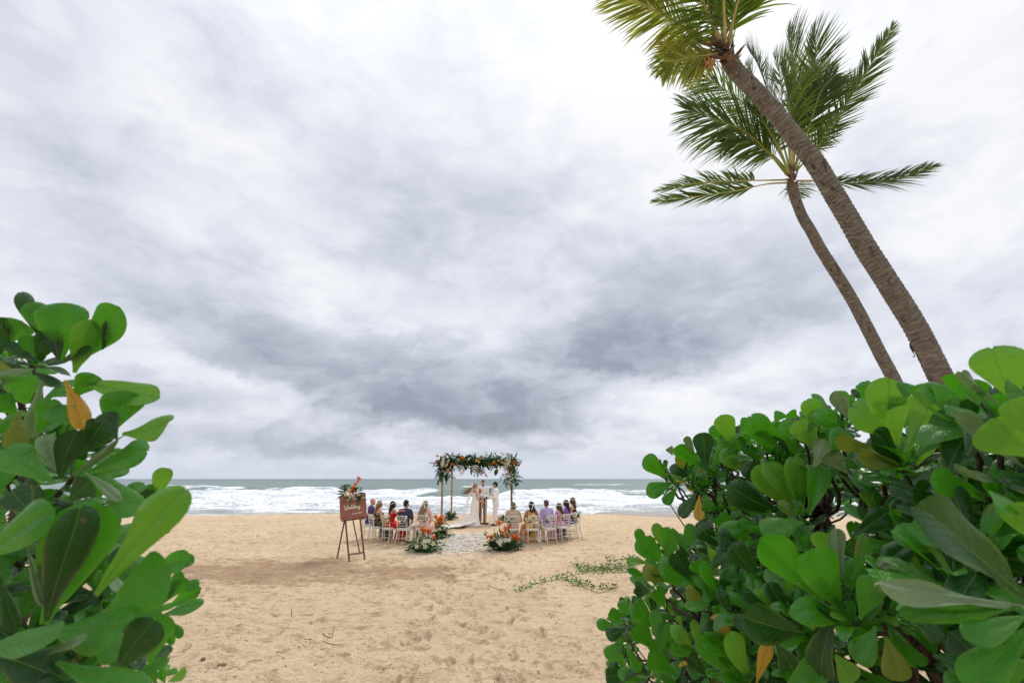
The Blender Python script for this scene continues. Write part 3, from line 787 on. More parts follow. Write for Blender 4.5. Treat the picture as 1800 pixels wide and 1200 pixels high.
for k in range(18):
    a = k / 18 * 6.28 + rng.uniform(-.2, .2)
    c = at(1392 + rng.uniform(-8, 8), 316 + rng.uniform(-14, 14), 10.0 - .10 * math.sin(a)); L = rng.uniform(.14, .34); w = rng.uniform(.03, .05)
    out = (CR * math.cos(a) + Vector((0, -1, 0)) * math.sin(a)).normalized(); d = (Vector((-.1, 0, 1)) + out * .5).normalized()
    s = d.cross(out).normalized(); rings = []
    for j in range(4):
        t = j / 3; ww = w * (1 - .75 * t); q = c + d * L * t - rb
        rings.append([q + s * ww, q + out * .025, q - s * ww, q - out * .012])
    b = MB(); b.loft(rings); b.build('frond_boot', M_BOOT, palm_b, smooth=False)
# strap and hook hanging on the near trunk
M_IRON = material('dark_iron', (.03, .03, .035), .5, .1, 10, metallic=.6)
h0 = at(1599, 604, 6.92)
hook = thing('hanging_hook', 'small dark hook hanging on a cord from the nearer palm trunk above the shrub', 'hook', h0)
b = MB(); b.tube([at(1617, 594, 6.78) - h0, at(1606, 597, 6.83) - h0, at(1599, 604, 6.92) - h0], .007, 5); b.build('cord', M_IRON, hook)
b = MB(); b.tube([Vector((0, 0, 0)), Vector((.006, 0, -.05)), Vector((.02, 0, -.10)), Vector((.026, 0, -.145))], [.006, .016, .014, .005], 7); b.build('swivel', M_IRON, hook)
b = MB(); b.tube([Vector((.026, 0, -.145)), Vector((.032, 0, -.175)), Vector((.025, 0, -.195)), Vector((.008, 0, -.196)), Vector((.002, 0, -.18))], .005, 5); b.build('hook', M_IRON, hook)
# ================================================================== ARCH, CHAIRS, FLOWERS, SIGN
M_BAMBOO = material('dry_bamboo', (.38, .23, .11), .6, .15, 4, .3, 30, .006)
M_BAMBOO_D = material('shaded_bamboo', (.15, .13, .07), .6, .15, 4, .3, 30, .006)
M_WHITEWOOD = material('cream_painted_wood', (.76, .70, .60), .45, .05, 5, rnd=.03)
M_CUSHION = material('white_cushion', (.80, .78, .74), .85, .05, 5)
M_MAHOG = material('reddish_stained_wood', (.155, .050, .028), .5, .2, 6, .3, 50, .002)
M_BOARD = material('brown_sign_board', (.36, .145, .105), .6, .12, 5, .2, 40, .002)
M_TEXT = material('white_paint', (.85, .80, .76), .6, .02, 5)
M_TLEAF = material('dark_tropical_leaf', (.026, .085, .024), .42, .30, 5, trans=.18, rnd=.35, spec=.4)
M_TLEAF2 = material('fresh_tropical_leaf', (.065, .150, .034), .45, .25, 5, trans=.25, rnd=.3)
M_ORANGE = material('orange_flower', (.90, .20, .02), .5, .18, 8, trans=.25, rnd=.15)
M_ORANGE2 = material('amber_flower', (.92, .36, .03), .5, .15, 8, trans=.25, rnd=.15)
M_ORCHID = material('cream_orchid', (.86, .80, .66), .55, .08, 8, trans=.25)
M_YFLOWER = material('pale_yellow_flower', (.82, .74, .34), .55, .1, 8, trans=.25)
M_CREAMG = material('cream_green_flower', (.68, .72, .42), .55, .12, 8, trans=.25)

# ---------- arch frame
AX0, AX1, AY0, AY1, AZ = -3.24, -.02, 23.3, 27.0, 2.62
arch = thing('bamboo_arch', 'square bamboo wedding canopy frame on four tall poles standing on the beach', 'wedding arch', ((AX0 + AX1) / 2, (AY0 + AY1) / 2, 0))
ao = arch.location
def bamboo(p, q, r, parent, mt, name='pole'):
    p = Vector(p); q = Vector(q); L = (q - p).length; n = max(2, int(L / .34)); pts = []; rad = []
    for i in range(n):
        a = p.lerp(q, i / n); b_ = p.lerp(q, (i + 1) / n); e = (b_ - a).normalized() * .012
        pts += [a + e * .2, a + e * 1.4, b_ - e * 1.6]; rad += [r * 1.14, r, r * .98]
    pts.append(q); rad.append(r)
    m_ = MB(); m_.tube(pts, rad, 8); return m_.build(name, mt, parent)
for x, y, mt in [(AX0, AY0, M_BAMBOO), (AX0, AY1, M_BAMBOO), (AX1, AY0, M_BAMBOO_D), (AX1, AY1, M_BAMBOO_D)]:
    bamboo(Vector((x + (.05 if x < -1 else 0), y, ground_z(x, y) - .2)) - ao, Vector((x, y, AZ + .12)) - ao, .047, arch, mt)
for p, q in [((AX0 - .15, AY0, AZ), (AX1 + .15, AY0, AZ)), ((AX0 - .15, AY1, AZ + .01), (AX1 + .15, AY1, AZ + .01)), ((AX0, AY0 - .1, AZ + .08), (AX0, AY1 + .1, AZ + .08)), ((AX1, AY0 - .1, AZ + .08), (AX1, AY1 + .1, AZ + .08))]:
    bamboo(Vector(p) - ao, Vector(q) - ao, .04, arch, M_BAMBOO, 'beam')

# ---------- flower and leaf kinds (shared meshes, +Y outwards)
def lance(L, w, fold=.3, bend=-.25, seg=6):
    vs = []; fs = []
    for j in range(seg + 1):
        t = j / seg; ww = w * math.sin(math.pi * min(1, t * .86 + .10)) ** .8 if j < seg else .002
        z = bend * L * t * t; y = L * t
        vs += [(-ww, y, z + fold * ww), (0, y, z), (ww, y, z + fold * ww)]
    for j in range(seg):
        a = j * 3; fs += [(a, a + 1, a + 4, a + 3), (a + 1, a + 2, a + 5, a + 4)]
    return mesh_np('leaf', vs, fs)
def palm_fan(L, n, w):
    vs = []; fs = []
    for s in (-1, 1):
        for k in range(n):
            f = (k + .5) / n; y0 = f * L * .95; a = R(58 - 34 * f); l = L * .42 * math.sin(math.pi * (f * .75 + .2)); b_ = len(vs)
            dx_, dy_ = s * math.sin(a), math.cos(a)
            z0 = -.22 * L * f * f
            vs += [(0, y0 - w, z0), (dx_ * l * .5 + w * .3, y0 + dy_ * l * .5 - w, z0 - .02 * L), (dx_ * l, y0 + dy_ * l, z0 - .14 * L), (dx_ * l * .5, y0 + dy_ * l * .5 + w, z0 - .02 * L), (0, y0 + w, z0)]
            fs.append((b_, b_ + 1, b_ + 2, b_ + 3, b_ + 4))
    b_ = len(vs); vs += [(-.006, 0, 0), (.006, 0, 0), (.003, L, -.22 * L), (-.003, L, -.22 * L)]; fs.append((b_, b_ + 1, b_ + 2, b_ + 3))
    return mesh_np('leaf', vs, fs)
def monstera(L):
    """broad split leaf"""
    vs = [(0, 0, 0)]; fs = []
    for s in (-1, 1):
        for k in range(7):
            a0 = R(-38 + 26 * k) if True else 0
            def pt(a, r, z): return (s * math.cos(a) * r, L * .40 + math.sin(a) * r, z)
            r_ = L * (.46 + .10 * math.sin(k))
            a1 = a0 + R(8); a2 = a0 + R(22); am = a0 + R(15); b_ = len(vs)
            y0 = L * (.12 + .10 * k)
            vs += [(0, min(y0, L * .8), 0), pt(a1, r_, -.02), pt(am, r_ * 1.06, -.03), pt(a2, r_, -.02), (0, min(y0 + L * .13, L * .86), 0)]
            fs.append((b_, b_ + 1, b_ + 2, b_ + 3, b_ + 4))
    return mesh_np('leaf', vs, fs)
def spiky(n, L, w, spread, seed):
    r_ = random.Random(seed); m_ = MB()
    for k in range(n):
        a = k * 2.4; inc = R(r_.uniform(8, spread)); d = Vector((math.sin(inc) * math.cos(a), math.cos(inc), math.sin(inc) * math.sin(a)))
        l = L * r_.uniform(.6, 1.1); s = d.orthogonal().normalized(); q = d.cross(s)
        p = [Vector((0, 0, 0)), d * l * .45 + s * w, d * l, d * l * .45 - s * w, d * l * .42 + q * w * .8]
        m_.add(p, [(0, 1, 4), (1, 2, 4), (2, 3, 4), (3, 0, 4), (0, 3, 2, 1)])
    return m_.mesh('flower')
def blossom(r, seed, n=5):
    r_ = random.Random(seed); m_ = MB()
    for k in range(n):
        a = 2 * math.pi * k / n + r_.uniform(-.1, .1); d = Vector((math.cos(a), .25, math.sin(a))).normalized(); s = Vector((-math.sin(a), 0, math.cos(a)))
        m_.add([d * r * .1, d * r * .55 + s * r * .34, d * r, d * r * .55 - s * r * .34, d * r * .5 + Vector((0, r * .12, 0))], [(0, 1, 4), (1, 2, 4), (2, 3, 4), (3, 0, 4)])
    m_.ball((0, r * .16, 0), r * .2, 5, 4)
    return m_.mesh('blossom')
def spray(n, L, r, seed):
    """a hanging or standing spike of blossoms"""
    r_ = random.Random(seed); m_ = MB()
    m_.tube([(0, 0, 0), (0, L, 0)], .006, 4)
    for k in range(n):
        t = (k + .6) / n; a = k * 2.4; c = Vector((math.cos(a) * r * .8, t * L, math.sin(a) * r * .8)); rr = r * (1.1 - .5 * t)
        for j in range(4):
            b_ = a + j * math.pi / 2; d = Vector((math.cos(b_) * .8, r_.uniform(-.3, .5), math.sin(b_) * .8)).normalized(); s = d.orthogonal().normalized()
            m_.add([c, c + d * rr * .5 + s * rr * .35, c + d * rr, c + d * rr * .5 - s * rr * .35], [(0, 1, 2, 3)])
    return m_.mesh('orchid_spray')
def share(me, mt): me.materials.append(mt); return me
K_LEAF = [share(lance(.34, .055), M_TLEAF), share(lance(.42, .075, .2, -.35), M_TLEAF), share(lance(.30, .09, .15, -.2), M_TLEAF), share(palm_fan(.45, 9, .014), M_TLEAF),
          share(palm_fan(.38, 8, .013), M_TLEAF2), share(lance(.36, .04, .4, -.1), M_TLEAF2), share(palm_fan(.50, 11, .012), M_TLEAF)]
K_MON = share(monstera(.34), M_TLEAF)
K_ORANGE = [share(spiky(9, .17, .022, 60, 1), M_ORANGE), share(spiky(8, .20, .024, 50, 2), M_ORANGE), share(spiky(9, .15, .022, 75, 3), M_ORANGE2)]
K_BLOOM = [share(blossom(.065, 1), M_ORCHID), share(blossom(.055, 2), M_ORCHID), share(blossom(.06, 3), M_CREAMG), share(blossom(.05, 4), M_YFLOWER)]
K_SPRAY = [share(spray(12, .42, .055, 1), M_ORCHID), share(spray(9, .30, .06, 2), M_ORCHID)]
def place(parent, me, name, c, d, size=1.0, spin=None):
    """link one piece at c (relative to its thing), pointing along d"""
    y = Vector(d).normalized(); ref = Vector((0, 0, 1)) if abs(y.z) < .9 else Vector((0, -1, 0))
    x = y.cross(ref).normalized(); z = x.cross(y)
    q = Quaternion(y, spin if spin is not None else rng.uniform(-.6, .6)); x = q @ x; z = q @ z
    M = Matrix(((*(x * size)[:], 0), (*(y * size)[:], 0), (*(z * size)[:], 0), (0, 0, 0, 1))).transposed(); M.translation = Vector(c)
    o = bpy.data.objects.new(name, me); COL.objects.link(o); o.parent = parent; o.matrix_basis = M; return o

# ---------- garland along the front beam and down the corners
gar = thing('flower_garland', 'thick garland of dark leaves, orange flowers and white orchids along the bamboo arch top', 'garland', ((AX0 + AX1) / 2, AY0, AZ))
g0 = gar.location
b = MB()
b.tube([Vector((AX0 - .2, AY0, AZ)) - g0, Vector((-2.4, AY0, AZ + .05)) - g0, Vector((-.8, AY0, AZ + .04)) - g0, Vector((AX1 + .2, AY0, AZ)) - g0], [.08, .19, .19, .08], 8)
b.build('moss_core', M_TLEAF, gar)
def gpos():
    q = rng.random()
    if q < .66: x = rng.uniform(AX0 - .12, AX1 + .20); z = AZ + rng.gauss(.04, .12)
    elif q < .78: x = AX0 + rng.gauss(.10, .16); z = AZ - rng.uniform(0, .55)
    elif q < .95: x = AX1 + rng.gauss(-.02, .15); z = AZ - rng.uniform(0, 1.0) ** 1.1; 
    else: x = rng.uniform(-1.9, -1.2); z = AZ - rng.uniform(.05, .3)
    return Vector((x, AY0 + rng.gauss(-.03, .12), z)) - g0
for k in range(298):
    c = gpos(); d = Vector((rng.gauss(c.x * .18, .5), rng.uniform(-.9, .25), rng.uniform(-.75, .85)))
    if c.z < -.25: d.z -= .6
    if c.z > .12: d.z *= .5
    place(gar, rng.choice(K_LEAF), 'leaf', c, d, rng.uniform(.85, 1.12))
for k in range(7):
    c = gpos(); place(gar, K_MON, 'leaf', c + Vector((0, -.12, 0)), (rng.uniform(-.5, .5), -.4, rng.uniform(-1, .6)), rng.uniform(.8, 1.1))
GF = lambda px, py: at(px, py, 22.35) - g0
for px, py in [(772, 801), (786, 801), (770, 811), (796, 816), (797, 818), (812, 805), (816, 806), (766, 816), (846, 804), (843, 808), (839, 811), (883, 797), (885, 800), (861, 817), (866, 815),
               (872, 813), (874, 816), (880, 811), (903, 815), (912, 818), (910, 822), (914, 817), (852, 829), (855, 833), (850, 827), (814, 829), (816, 826), (875, 826), (895, 822), (907, 812), (790, 824)]:
    d = Vector((rng.uniform(-.6, .6), -.8, rng.uniform(-.2, .8))) if py < 820 else Vector((rng.uniform(-.4, .4), -.5, -1))
    place(gar, rng.choice(K_ORANGE), 'flower', GF(px, py) + Vector((0, -.22, 0)), d, rng.uniform(.65, .95))
for px, py, k, s in [(781, 804, 0, 1.0), (780, 808, 1, 1.0), (810, 817, 0, 1.25), (813, 818, 0, 1.15), (833, 818, 1, 1.15), (838, 817, 1, 1.25), (892, 805, 0, 1.0), (889, 813, 0, 1.35), (895, 806, 1, 1.1),
                     (901, 837, 1, 1.2), (897, 841, 1, 1.0), (886, 818, 0, 1.1), (778, 811, 1, 1.0)]:
    place(gar, K_SPRAY[k], 'orchid_spray', GF(px, py) + Vector((0, -.24, 0)), (rng.uniform(-.15, .15), -.25, -1), s)
for k in range(64):
    c = gpos(); place(gar, rng.choice(K_BLOOM), 'blossom', c + Vector((0, -.2, .02)), (rng.uniform(-.4, .4), -1, rng.uniform(-.3, .5)), rng.uniform(.9, 1.3))
for px, py, dx_, dz_ in [(792, 800, .6, 1), (858, 797, -.5, 1), (862, 800, .3, 1), (905, 801, .4, 1), (899, 803, -.1, 1), (866, 797, .8, .9), (884, 835, -.8, -1), (771, 838, -.1, -1)]:
    o = place(gar, K_LEAF[5], 'leaf', GF(px, py + 4) + Vector((0, -.1, 0)), (dx_, -.1, dz_), .8)

def small_leaves(parent, n, pos, smin, smax, seed):
    r_ = random.Random(seed); m_ = MB()
    for k in range(n):
        m_.cur = 1 if r_.random() < .4 else 0
        c = pos(r_); d = Vector((r_.gauss(0, 1), r_.gauss(-.3, .8), r_.gauss(0, 1))).normalized(); x = d.orthogonal().normalized(); x = Quaternion(d, r_.uniform(0, 3.1)) @ x; L = r_.uniform(smin, smax); n_ = d.cross(x) * L * .06
        m_.add([c, c + d * L * .5 + x * L * .2 + n_, c + d * L, c + d * L * .5 - x * L * .2 + n_, c + d * L * .5], [(0, 1, 4), (1, 2, 4), (2, 3, 4), (3, 0, 4)])
    tag(m_.build('small_leaves', [M_TLEAF, M_TLEAF2], parent, smooth=False), kind='stuff')
def gp2(r_):
    q = r_.random()
    if q < .74: x = r_.uniform(AX0 - .05, AX1 + .12); z = AZ + r_.gauss(.03, .13)
    elif q < .84: x = AX0 + r_.gauss(.08, .14); z = AZ - r_.uniform(0, .5)
    else: x = AX1 + r_.gauss(-.02, .12); z = AZ - r_.uniform(0, .95)
    return Vector((x, AY0 + r_.gauss(-.03, .14), z)) - g0
small_leaves(gar, 1100, gp2, .10, .20, 91)

# ---------- flower arrangements on the sand
def arrangement(name, label, p, wd, ht, n, nf, nb, seed, cat='flower arrangement', oranges=(), sprays=0):
    global rng
    keep = rng; rng = random.Random(seed)
    t = thing(name, label, cat, p, 0, None)
    m_ = MB(); m_.ball((0, 0, .03), (wd * .20, wd * .17, .09), 8, 5); m_.build('moss_base', M_TLEAF, t)
    for k in range(n):
        a = rng.uniform(0, 6.283); r_ = wd * .3 * rng.random() ** .5; up = rng.uniform(.05, 1.0) + (1.2 if k % 3 == 0 else 0)
        place(t, rng.choice(K_LEAF), 'leaf', (math.cos(a) * r_, math.sin(a) * r_ * .7, .05 + .12 * rng.random()), (math.cos(a), math.sin(a) * .8 - .15, up), rng.uniform(.48, .80) * ht / .55)
    if n > 50: small_leaves(t, 260, lambda q_: Vector((q_.gauss(0, wd * .20), q_.gauss(-.02, wd * .13), abs(q_.gauss(0, ht * .42)) + .02)), .09, .20, seed)
    for k in range(nb):
        a = rng.uniform(0, 6.283); r_ = wd * .30 * rng.random() ** .5
        place(t, rng.choice(K_BLOOM[:3]), 'blossom', (math.cos(a) * r_ + .04, -abs(math.sin(a)) * r_ - .12, .12 + .22 * rng.random()), (rng.uniform(-.5, .5), -1, rng.uniform(.2, .9)), rng.uniform(1.1, 1.6))
    for k in range(sprays):
        place(t, K_SPRAY[1], 'orchid_spray', (rng.uniform(-.15, .15), -.12, .10), (rng.uniform(-.4, .4), -.4, 1), 1.0)
    for (ox, oz) in oranges:
        ox *= .62; oz *= .78
        c = Vector((ox, -.16 + rng.uniform(-.05, .05), oz)); m_ = MB()
        m_.tube([Vector((ox * .3, -.05, .05)), Vector((ox * .7, -.1, oz * .6)), c], .008, 4); m_.build('flower_stalk', M_TLEAF2, t)
        place(t, rng.choice(K_ORANGE), 'flower', c, (ox * .8 + rng.uniform(-.3, .3), -.4, rng.uniform(.3, 1)), rng.uniform(.9, 1.2))
    rng = keep; return t
arrangement('floor_flowers', 'floor arrangement of orange strelitzia and dark leaves at the right end of the petal carpet', on_ground(886, 966), 1.15, .62, 80, 0, 9, 31,
            oranges=[(-.26, .98), (-.24, .92), (.24, .80), (-.04, .62), (-.62, .46), (-.58, .42), (.14, .52), (.50, .40), (.56, .42), (.05, .70)], sprays=3)
arrangement('floor_flowers', 'nearest floor arrangement with white lilies at the left end of the petal carpet', on_ground(746, 969), 1.1, .50, 78, 0, 10, 32,
            oranges=[(-.12, .80), (-.06, .76), (.16, .70), (.22, .68), (.46, .50)], sprays=5)
arrangement('floor_flowers', 'dense orange floor arrangement beside the front left bamboo pole', on_ground(768, 945), 1.0, .62, 74, 0, 6, 33,
            oranges=[(-.10, .88), (.12, .74), (.20, .70), (.0, .62), (.26, .60), (-.26, .48), (-.22, .40), (.10, .30), (-.30, .92), (.18, .80)], sprays=3)
arrangement('leaf_bunch', 'clump of plain green leaves at the foot of the rear left bamboo pole', on_ground(791, 914), .70, .62, 46, 0, 0, 34, 'leaf arrangement')
arrangement('leaf_bunch', 'small dark leaf clump on the sand right of the groom beneath the right bamboo pole', on_ground(888, 917), .6, .50, 34, 0, 3, 35, 'leaf arrangement')

# ---------- petals on the aisle
b = MB(); pr = random.Random(77)
for k in range(17000):
    if k < 14500:
        t = pr.random(); y = 19.3 - 3.7 * t; half = .78 + .30 * t; xc = -1.62 - .05 * t
        x = xc + pr.gauss(0, .55) * half
        if pr.random() < sstep(.72, 1.25, abs(x - xc) / half): continue
        if y < 16.5 and pr.random() < (16.5 - y) / 1.1: continue
        if y > 18.6 and pr.random() < (y - 18.6) / .8: continue
    else:
        y = 16.6 - abs(pr.gauss(0, .85)); x = -1.95 + pr.gauss(0, .85)
    z = surf_z(x, y) + .004
    a = pr.uniform(0, 6.28); s = pr.uniform(.013, .025); ti = pr.uniform(-.10, .10)
    u = Vector((math.cos(a), math.sin(a), ti * .6)) * s; v = Vector((-math.sin(a), math.cos(a), pr.uniform(-.08, .08))) * s * .75; c = Vector((x, y, z + .006 * pr.random()))
    b.add([c - u, c + v + Vector((0, 0, .0015)), c + u, c - v + Vector((0, 0, .0015))], [(0, 1, 2), (0, 2, 3)])
M_PETAL = material('white_petal', (.95, .92, .86), .9, .02, 3)
tag(b.build('flower_petals', M_PETAL, None, smooth=False), 'carpet of white petals on the sand aisle between the two seated groups', 'petals', kind='stuff')

# ---------- chairs
def make_chair():
    t = thing('chiavari_chair', '', 'chair')
    def rod(name, pts, r, seg=6, mt=M_WHITEWOOD):
        m_ = MB(); m_.tube(pts, r, seg); return m_.build(name, mt, t)
    w, d, h = .185, .19, .46
    for s in (-1, 1):
        rod('rear_post', [(s * (w + .02), -d - .07, -.04), (s * w, -d, h * .6), (s * w, -d, h), (s * (w + .002), -d - .03, .70), (s * (w + .006), -d - .075, .93)], [.015, .017, .018, .016, .013])
        rod('front_leg', [(s * (w + .03), d + .03, -.04), (s * (w + .02), d + .01, h * .5), (s * (w + .015), d, h)], [.014, .017, .018])
        rod('side_stretcher', [(s * (w + .012), -d - .02, .16), (s * (w + .024), d + .02, .16)], .009)
        rod('side_stretcher', [(s * (w + .008), -d - .01, .27), (s * (w + .020), d + .01, .27)], .009)
    rod('front_stretcher', [(-w - .022, d + .02, .20), (w + .022, d + .02, .20)], .009)
    rod('rear_stretcher', [(-w - .008, -d - .02, .20), (w + .008, -d - .02, .20)], .009)
    m_ = MB(); m_.box((0, 0, h), (.415, .40, .028)); m_.build('seat_frame', M_WHITEWOOD, t, False)
    m_ = MB(); rings = []
    for z, k in [(.475, .93), (.485, 1.0), (.505, 1.0), (.517, .90)]:
        rings.append([(x * .195 * k, y * .19 * k, z) for x, y in [(-1, -.8), (-.8, -1), (.8, -1), (1, -.8), (1, .8), (.8, 1), (-.8, 1), (-1, .8)]])
    m_.loft(rings); m_.build('cushion', M_CUSHION, t)
    def yb(z): return -d - .075 * max(0, (z - .5) / .43) ** 1.2 - .0
    for z in (.60, .68, .76, .905): rod('back_rail', [(-w, yb(z), z), (0, yb(z) - .008, z + (.008 if z > .9 else 0)), (w, yb(z), z)], .010 if z < .9 else .013)
    for k in range(6):
        x = -w + (k + 1) * 2 * w / 7; rod('spindle', [(x, yb(.76), .76), (x, yb(.905) - .004, .905)], .0095, 5)
    return t
def copy_tree(o, parent=None):
    c = o.copy(); COL.objects.link(c); c.parent = parent
    for ch in [q for q in o.children]: copy_tree(ch, c)
    return c
proto = make_chair(); first = True
def person_seat(c, rz): return c
CHAIRS = {}
for key, px, py, rz, lab in [
    ('L1', 633.5, 948, -62, 'cream chiavari chair half hidden behind the wedding sign, under the bald guest'),
    ('L2', 648, 952.5, -52, 'cream chiavari chair under the woman in the dark floral dress beside the sign'),
    ('L3', 674, 956, -38, 'cream chiavari chair under the woman in the red dress'),
    ('L4', 702.5, 958, -20, 'cream chiavari chair under the man in the navy patterned shirt'),
    ('L5', 738, 957, -8, 'cream chiavari chair under the blonde guest in the pink dress'),
    ('R1', 903, 958.5, 4, 'cream chiavari chair under the guest in beige lace, nearest the right flowers'),
    ('R2', 939, 958, 16, 'cream chiavari chair under the guest in the orange floral dress'),
    ('R3', 972, 957, 32, 'cream chiavari chair under the man in the lilac shirt'),
    ('R4', 996.5, 953, 48, 'cream chiavari chair under the child in the pink dress'),
    ('R5', 1010.5, 949, 56, 'cream chiavari chair under the woman in the purple dress'),
    ('R6', 1021, 945.5, 64, 'cream chiavari chair at the far right end, under the woman in black')]:
    o = proto if first else copy_tree(proto); first = False
    g = on_ground(px, py); a = R(rz)
    fwd = Vector((-math.sin(a), math.cos(a), 0))
    c = g + fwd * .26; c.z = ground_z(c.x, c.y) - .015
    o.location = c; o.rotation_euler = (rng.uniform(-.02, .02), rng.uniform(-.02, .02), a); o.scale = (.97, .97, .97)
    tag(o, lab, 'chair', 'cream chairs in two arcs facing the couple'); CHAIRS[key] = (c, a)
# posies tied to the chair backs
for key, lab in [('L4', 'small white posy tied to the chair of the navy-shirted man'), ('L5', 'small white posy tied to the chair of the blonde guest'), ('R1', 'small leafy posy tied to the chair of the beige lace guest'),
                 ('R2', 'small leafy posy tied to the chair of the orange floral dress'), ('R3', 'small white posy tied to the chair of the lilac-shirted man'), ('R4', 'small white posy tied to the chair of the child in pink'),
                 ('R5', 'small white posy tied to the chair of the woman in purple'), ('R6', 'small white posy tied to the chair of the woman in black'), ('L3', 'small white posy tied to the chair of the woman in red'), ('L1', 'small white posy tied to the chair of the bald guest')]:
    c, a = CHAIRS[key]; s = 1 if key[0] == 'L' else -1
    q = Matrix.Rotation(a, 4, 'Z'); p = c + (q @ Vector((s * .185, -.245, .80)))
    t = thing('chair_posy', lab, 'posy', p, a, 'posies tied to the chair backs')
    for k in range(9): place(t, K_LEAF[rng.choice([0, 2, 4])], 'leaf', (0, 0, 0), (rng.uniform(-1, 1), rng.uniform(-.8, .1), rng.uniform(-1.4, .7)), rng.uniform(.3, .5))
    for k in range(4): place(t, K_BLOOM[k % 3], 'blossom', (rng.uniform(-.04, .04), -.05, rng.uniform(-.08, .06)), (rng.uniform(-.4, .4), -1, .2), .75)

# ---------- welcome sign on an easel
def on_g(px, py): return on_ground(px, py)
eg = on_g(616, 985); easel = thing('wooden_easel', 'dark reddish wooden easel standing on the sand left of the guests', 'easel', eg)
dS = 14.15
def rod_w(parent, name, pts, r, mt, seg=4):
    o = parent.location; m_ = MB(); m_.tube([Vector(p) - o for p in pts], r, seg); return m_.build(name, mt, parent, False)
top1 = at(608, 868, dS + .25); top2 = at(630, 866, dS + .25)
lf = on_g(614, 987); rf = on_g(641, 983); bl = on_g(592.5, 981) ; br = on_g(627.5, 978)
rod_w(easel, 'front_leg', [lf, at(607, 912, dS + .1), at(604, 870, dS + .22)], .026, M_MAHOG)
rod_w(easel, 'front_leg', [rf, at(633, 911, dS + .1), at(629, 866, dS + .22)], .026, M_MAHOG)
rod_w(easel, 'rear_leg', [bl, at(606, 912, dS + .30), at(609, 880, dS + .28)], .024, M_MAHOG)
rod_w(easel, 'rear_leg', [br + Vector((0, .3, 0)), at(620, 912, dS + .55), at(618, 880, dS + .30)], .024, M_MAHOG)
m1 = lf.lerp(at(607, 912, dS + .1), .16); m2 = rf.lerp(at(633, 911, dS + .1), .17)
rod_w(easel, 'crossbar', [m1, m2], .022, M_MAHOG)
rod_w(easel, 'ledge', [at(600, 915, dS - .05), at(645, 909, dS - .05)], .022, M_MAHOG)
# the board: local axes from the photograph's corners
BLc = at(598.5, 913.5, dS - .02); BRc = at(645, 907.5, dS - .02)
ub = (BRc - BLc).normalized(); 
TLc = at(591, 872, dS + .12); vb = (TLc - BLc); vb = (vb - ub * vb.dot(ub)); hB = vb.length; vb.normalize(); nb_ = ub.cross(vb)   # towards the camera
wB = (BRc - BLc).length
MBd = Matrix(((*ub[:], 0), (*vb[:], 0), (*nb_[:], 0), (0, 0, 0, 1))).transposed(); MBd.translation = BLc
sign = thing('welcome_sign', 'tilted reddish brown wooden wedding sign with white lettering on the easel', 'sign', BLc); sign.rotation_euler = MBd.to_euler()
m_ = MB(); m_.box((wB / 2, hB / 2, 0), (wB, hB, .022)); m_.build('board', M_BOARD, sign, False)
def words_mesh(name, body, x, y, size, parent, rot=0.0, shear=.25):
    cu = bpy.data.curves.new(name, 'FONT'); cu.body = body; cu.size = size; cu.extrude = .0015; cu.shear = shear; cu.offset = .0012
    o = bpy.data.objects.new(name, cu); COL.objects.link(o); bpy.context.view_layer.update()
    me_ = bpy.data.meshes.new_from_object(o.evaluated_get(bpy.context.evaluated_depsgraph_get())); bpy.data.objects.remove(o)
    me_.materials.append(M_TEXT); q = bpy.data.objects.new(name, me_); COL.objects.link(q); q.parent = parent; q.location = (x, y, .0135); q.rotation_euler = (0, 0, rot)
words_mesh('lettering', 'Welcome to our', wB * .16, hB * .755, .098, sign, .02)
words_mesh('lettering', '27 June 2019', wB * .44, hB * .17, .058, sign, .02)
# brush-written Wedding
STROKES = [  # unit: letter height; (x, y) polylines
 [(0, 1.25), (.08, 1.3), (.22, .35), (.34, 0), (.50, .85), (.56, 1.0), (.66, .3), (.80, -.05), (.96, .7), (1.05, 1.45)],
 [(1.12, .40), (1.35, .55), (1.34, .78), (1.18, .74), (1.12, .40), (1.26, .12), (1.5, .3), (1.62, .45)],
 [(1.98, .62), (1.76, .66), (1.66, .34), (1.82, .12), (2.0, .45), (2.14, 1.42), (2.04, .5), (2.14, .14), (2.3, .36)],
 [(2.62, .62), (2.40, .66), (2.30, .34), (2.46, .12), (2.64, .45), (2.80, 1.42), (2.70, .5), (2.80, .14), (2.95, .36), (3.0, .66), (3.0, .2), (3.12, .16)],
 [(3.02, .92), (3.04, .96)],
 [(3.16, .66), (3.18, .16), (3.26, .5), (3.42, .64), (3.44, .2), (3.56, .2), (3.66, .45)],
 [(4.0, .60), (3.80, .64), (3.72, .36), (3.86, .18), (4.02, .58), (4.0, -.15), (3.86, -.50), (3.68, -.36), (3.9, -.02), (4.3, .3)]]
m_ = MB(); sc = wB * .62 / 4.3; hh = hB * .135
for s in STROKES:
    pts = catmull([Vector((x * sc, y * hh, 0)) for x, y in s], max(3, len(s) * 4)); n = len(pts)
    m_.tube(pts, [.0095 + .004 * math.sin(i * .7) for i in range(n)], 6, flat=.25)
o = m_.build('brush_lettering', M_TEXT, sign); o.location = (wB * .165, hB * .38, .013); o.rotation_euler = (0, 0, .03)
sf = thing('sign_flowers', 'orange and cream flowers with a split green leaf on top of the wedding sign', 'flower arrangement', at(617, 871, dS - .02))
s0 = sf.location; SP = lambda px, py: at(px, py - 2.5, dS - .1) - s0
place(sf, K_MON, 'leaf', SP(609, 871), (-.30, -.1, 1), 1.0, 0.0); 
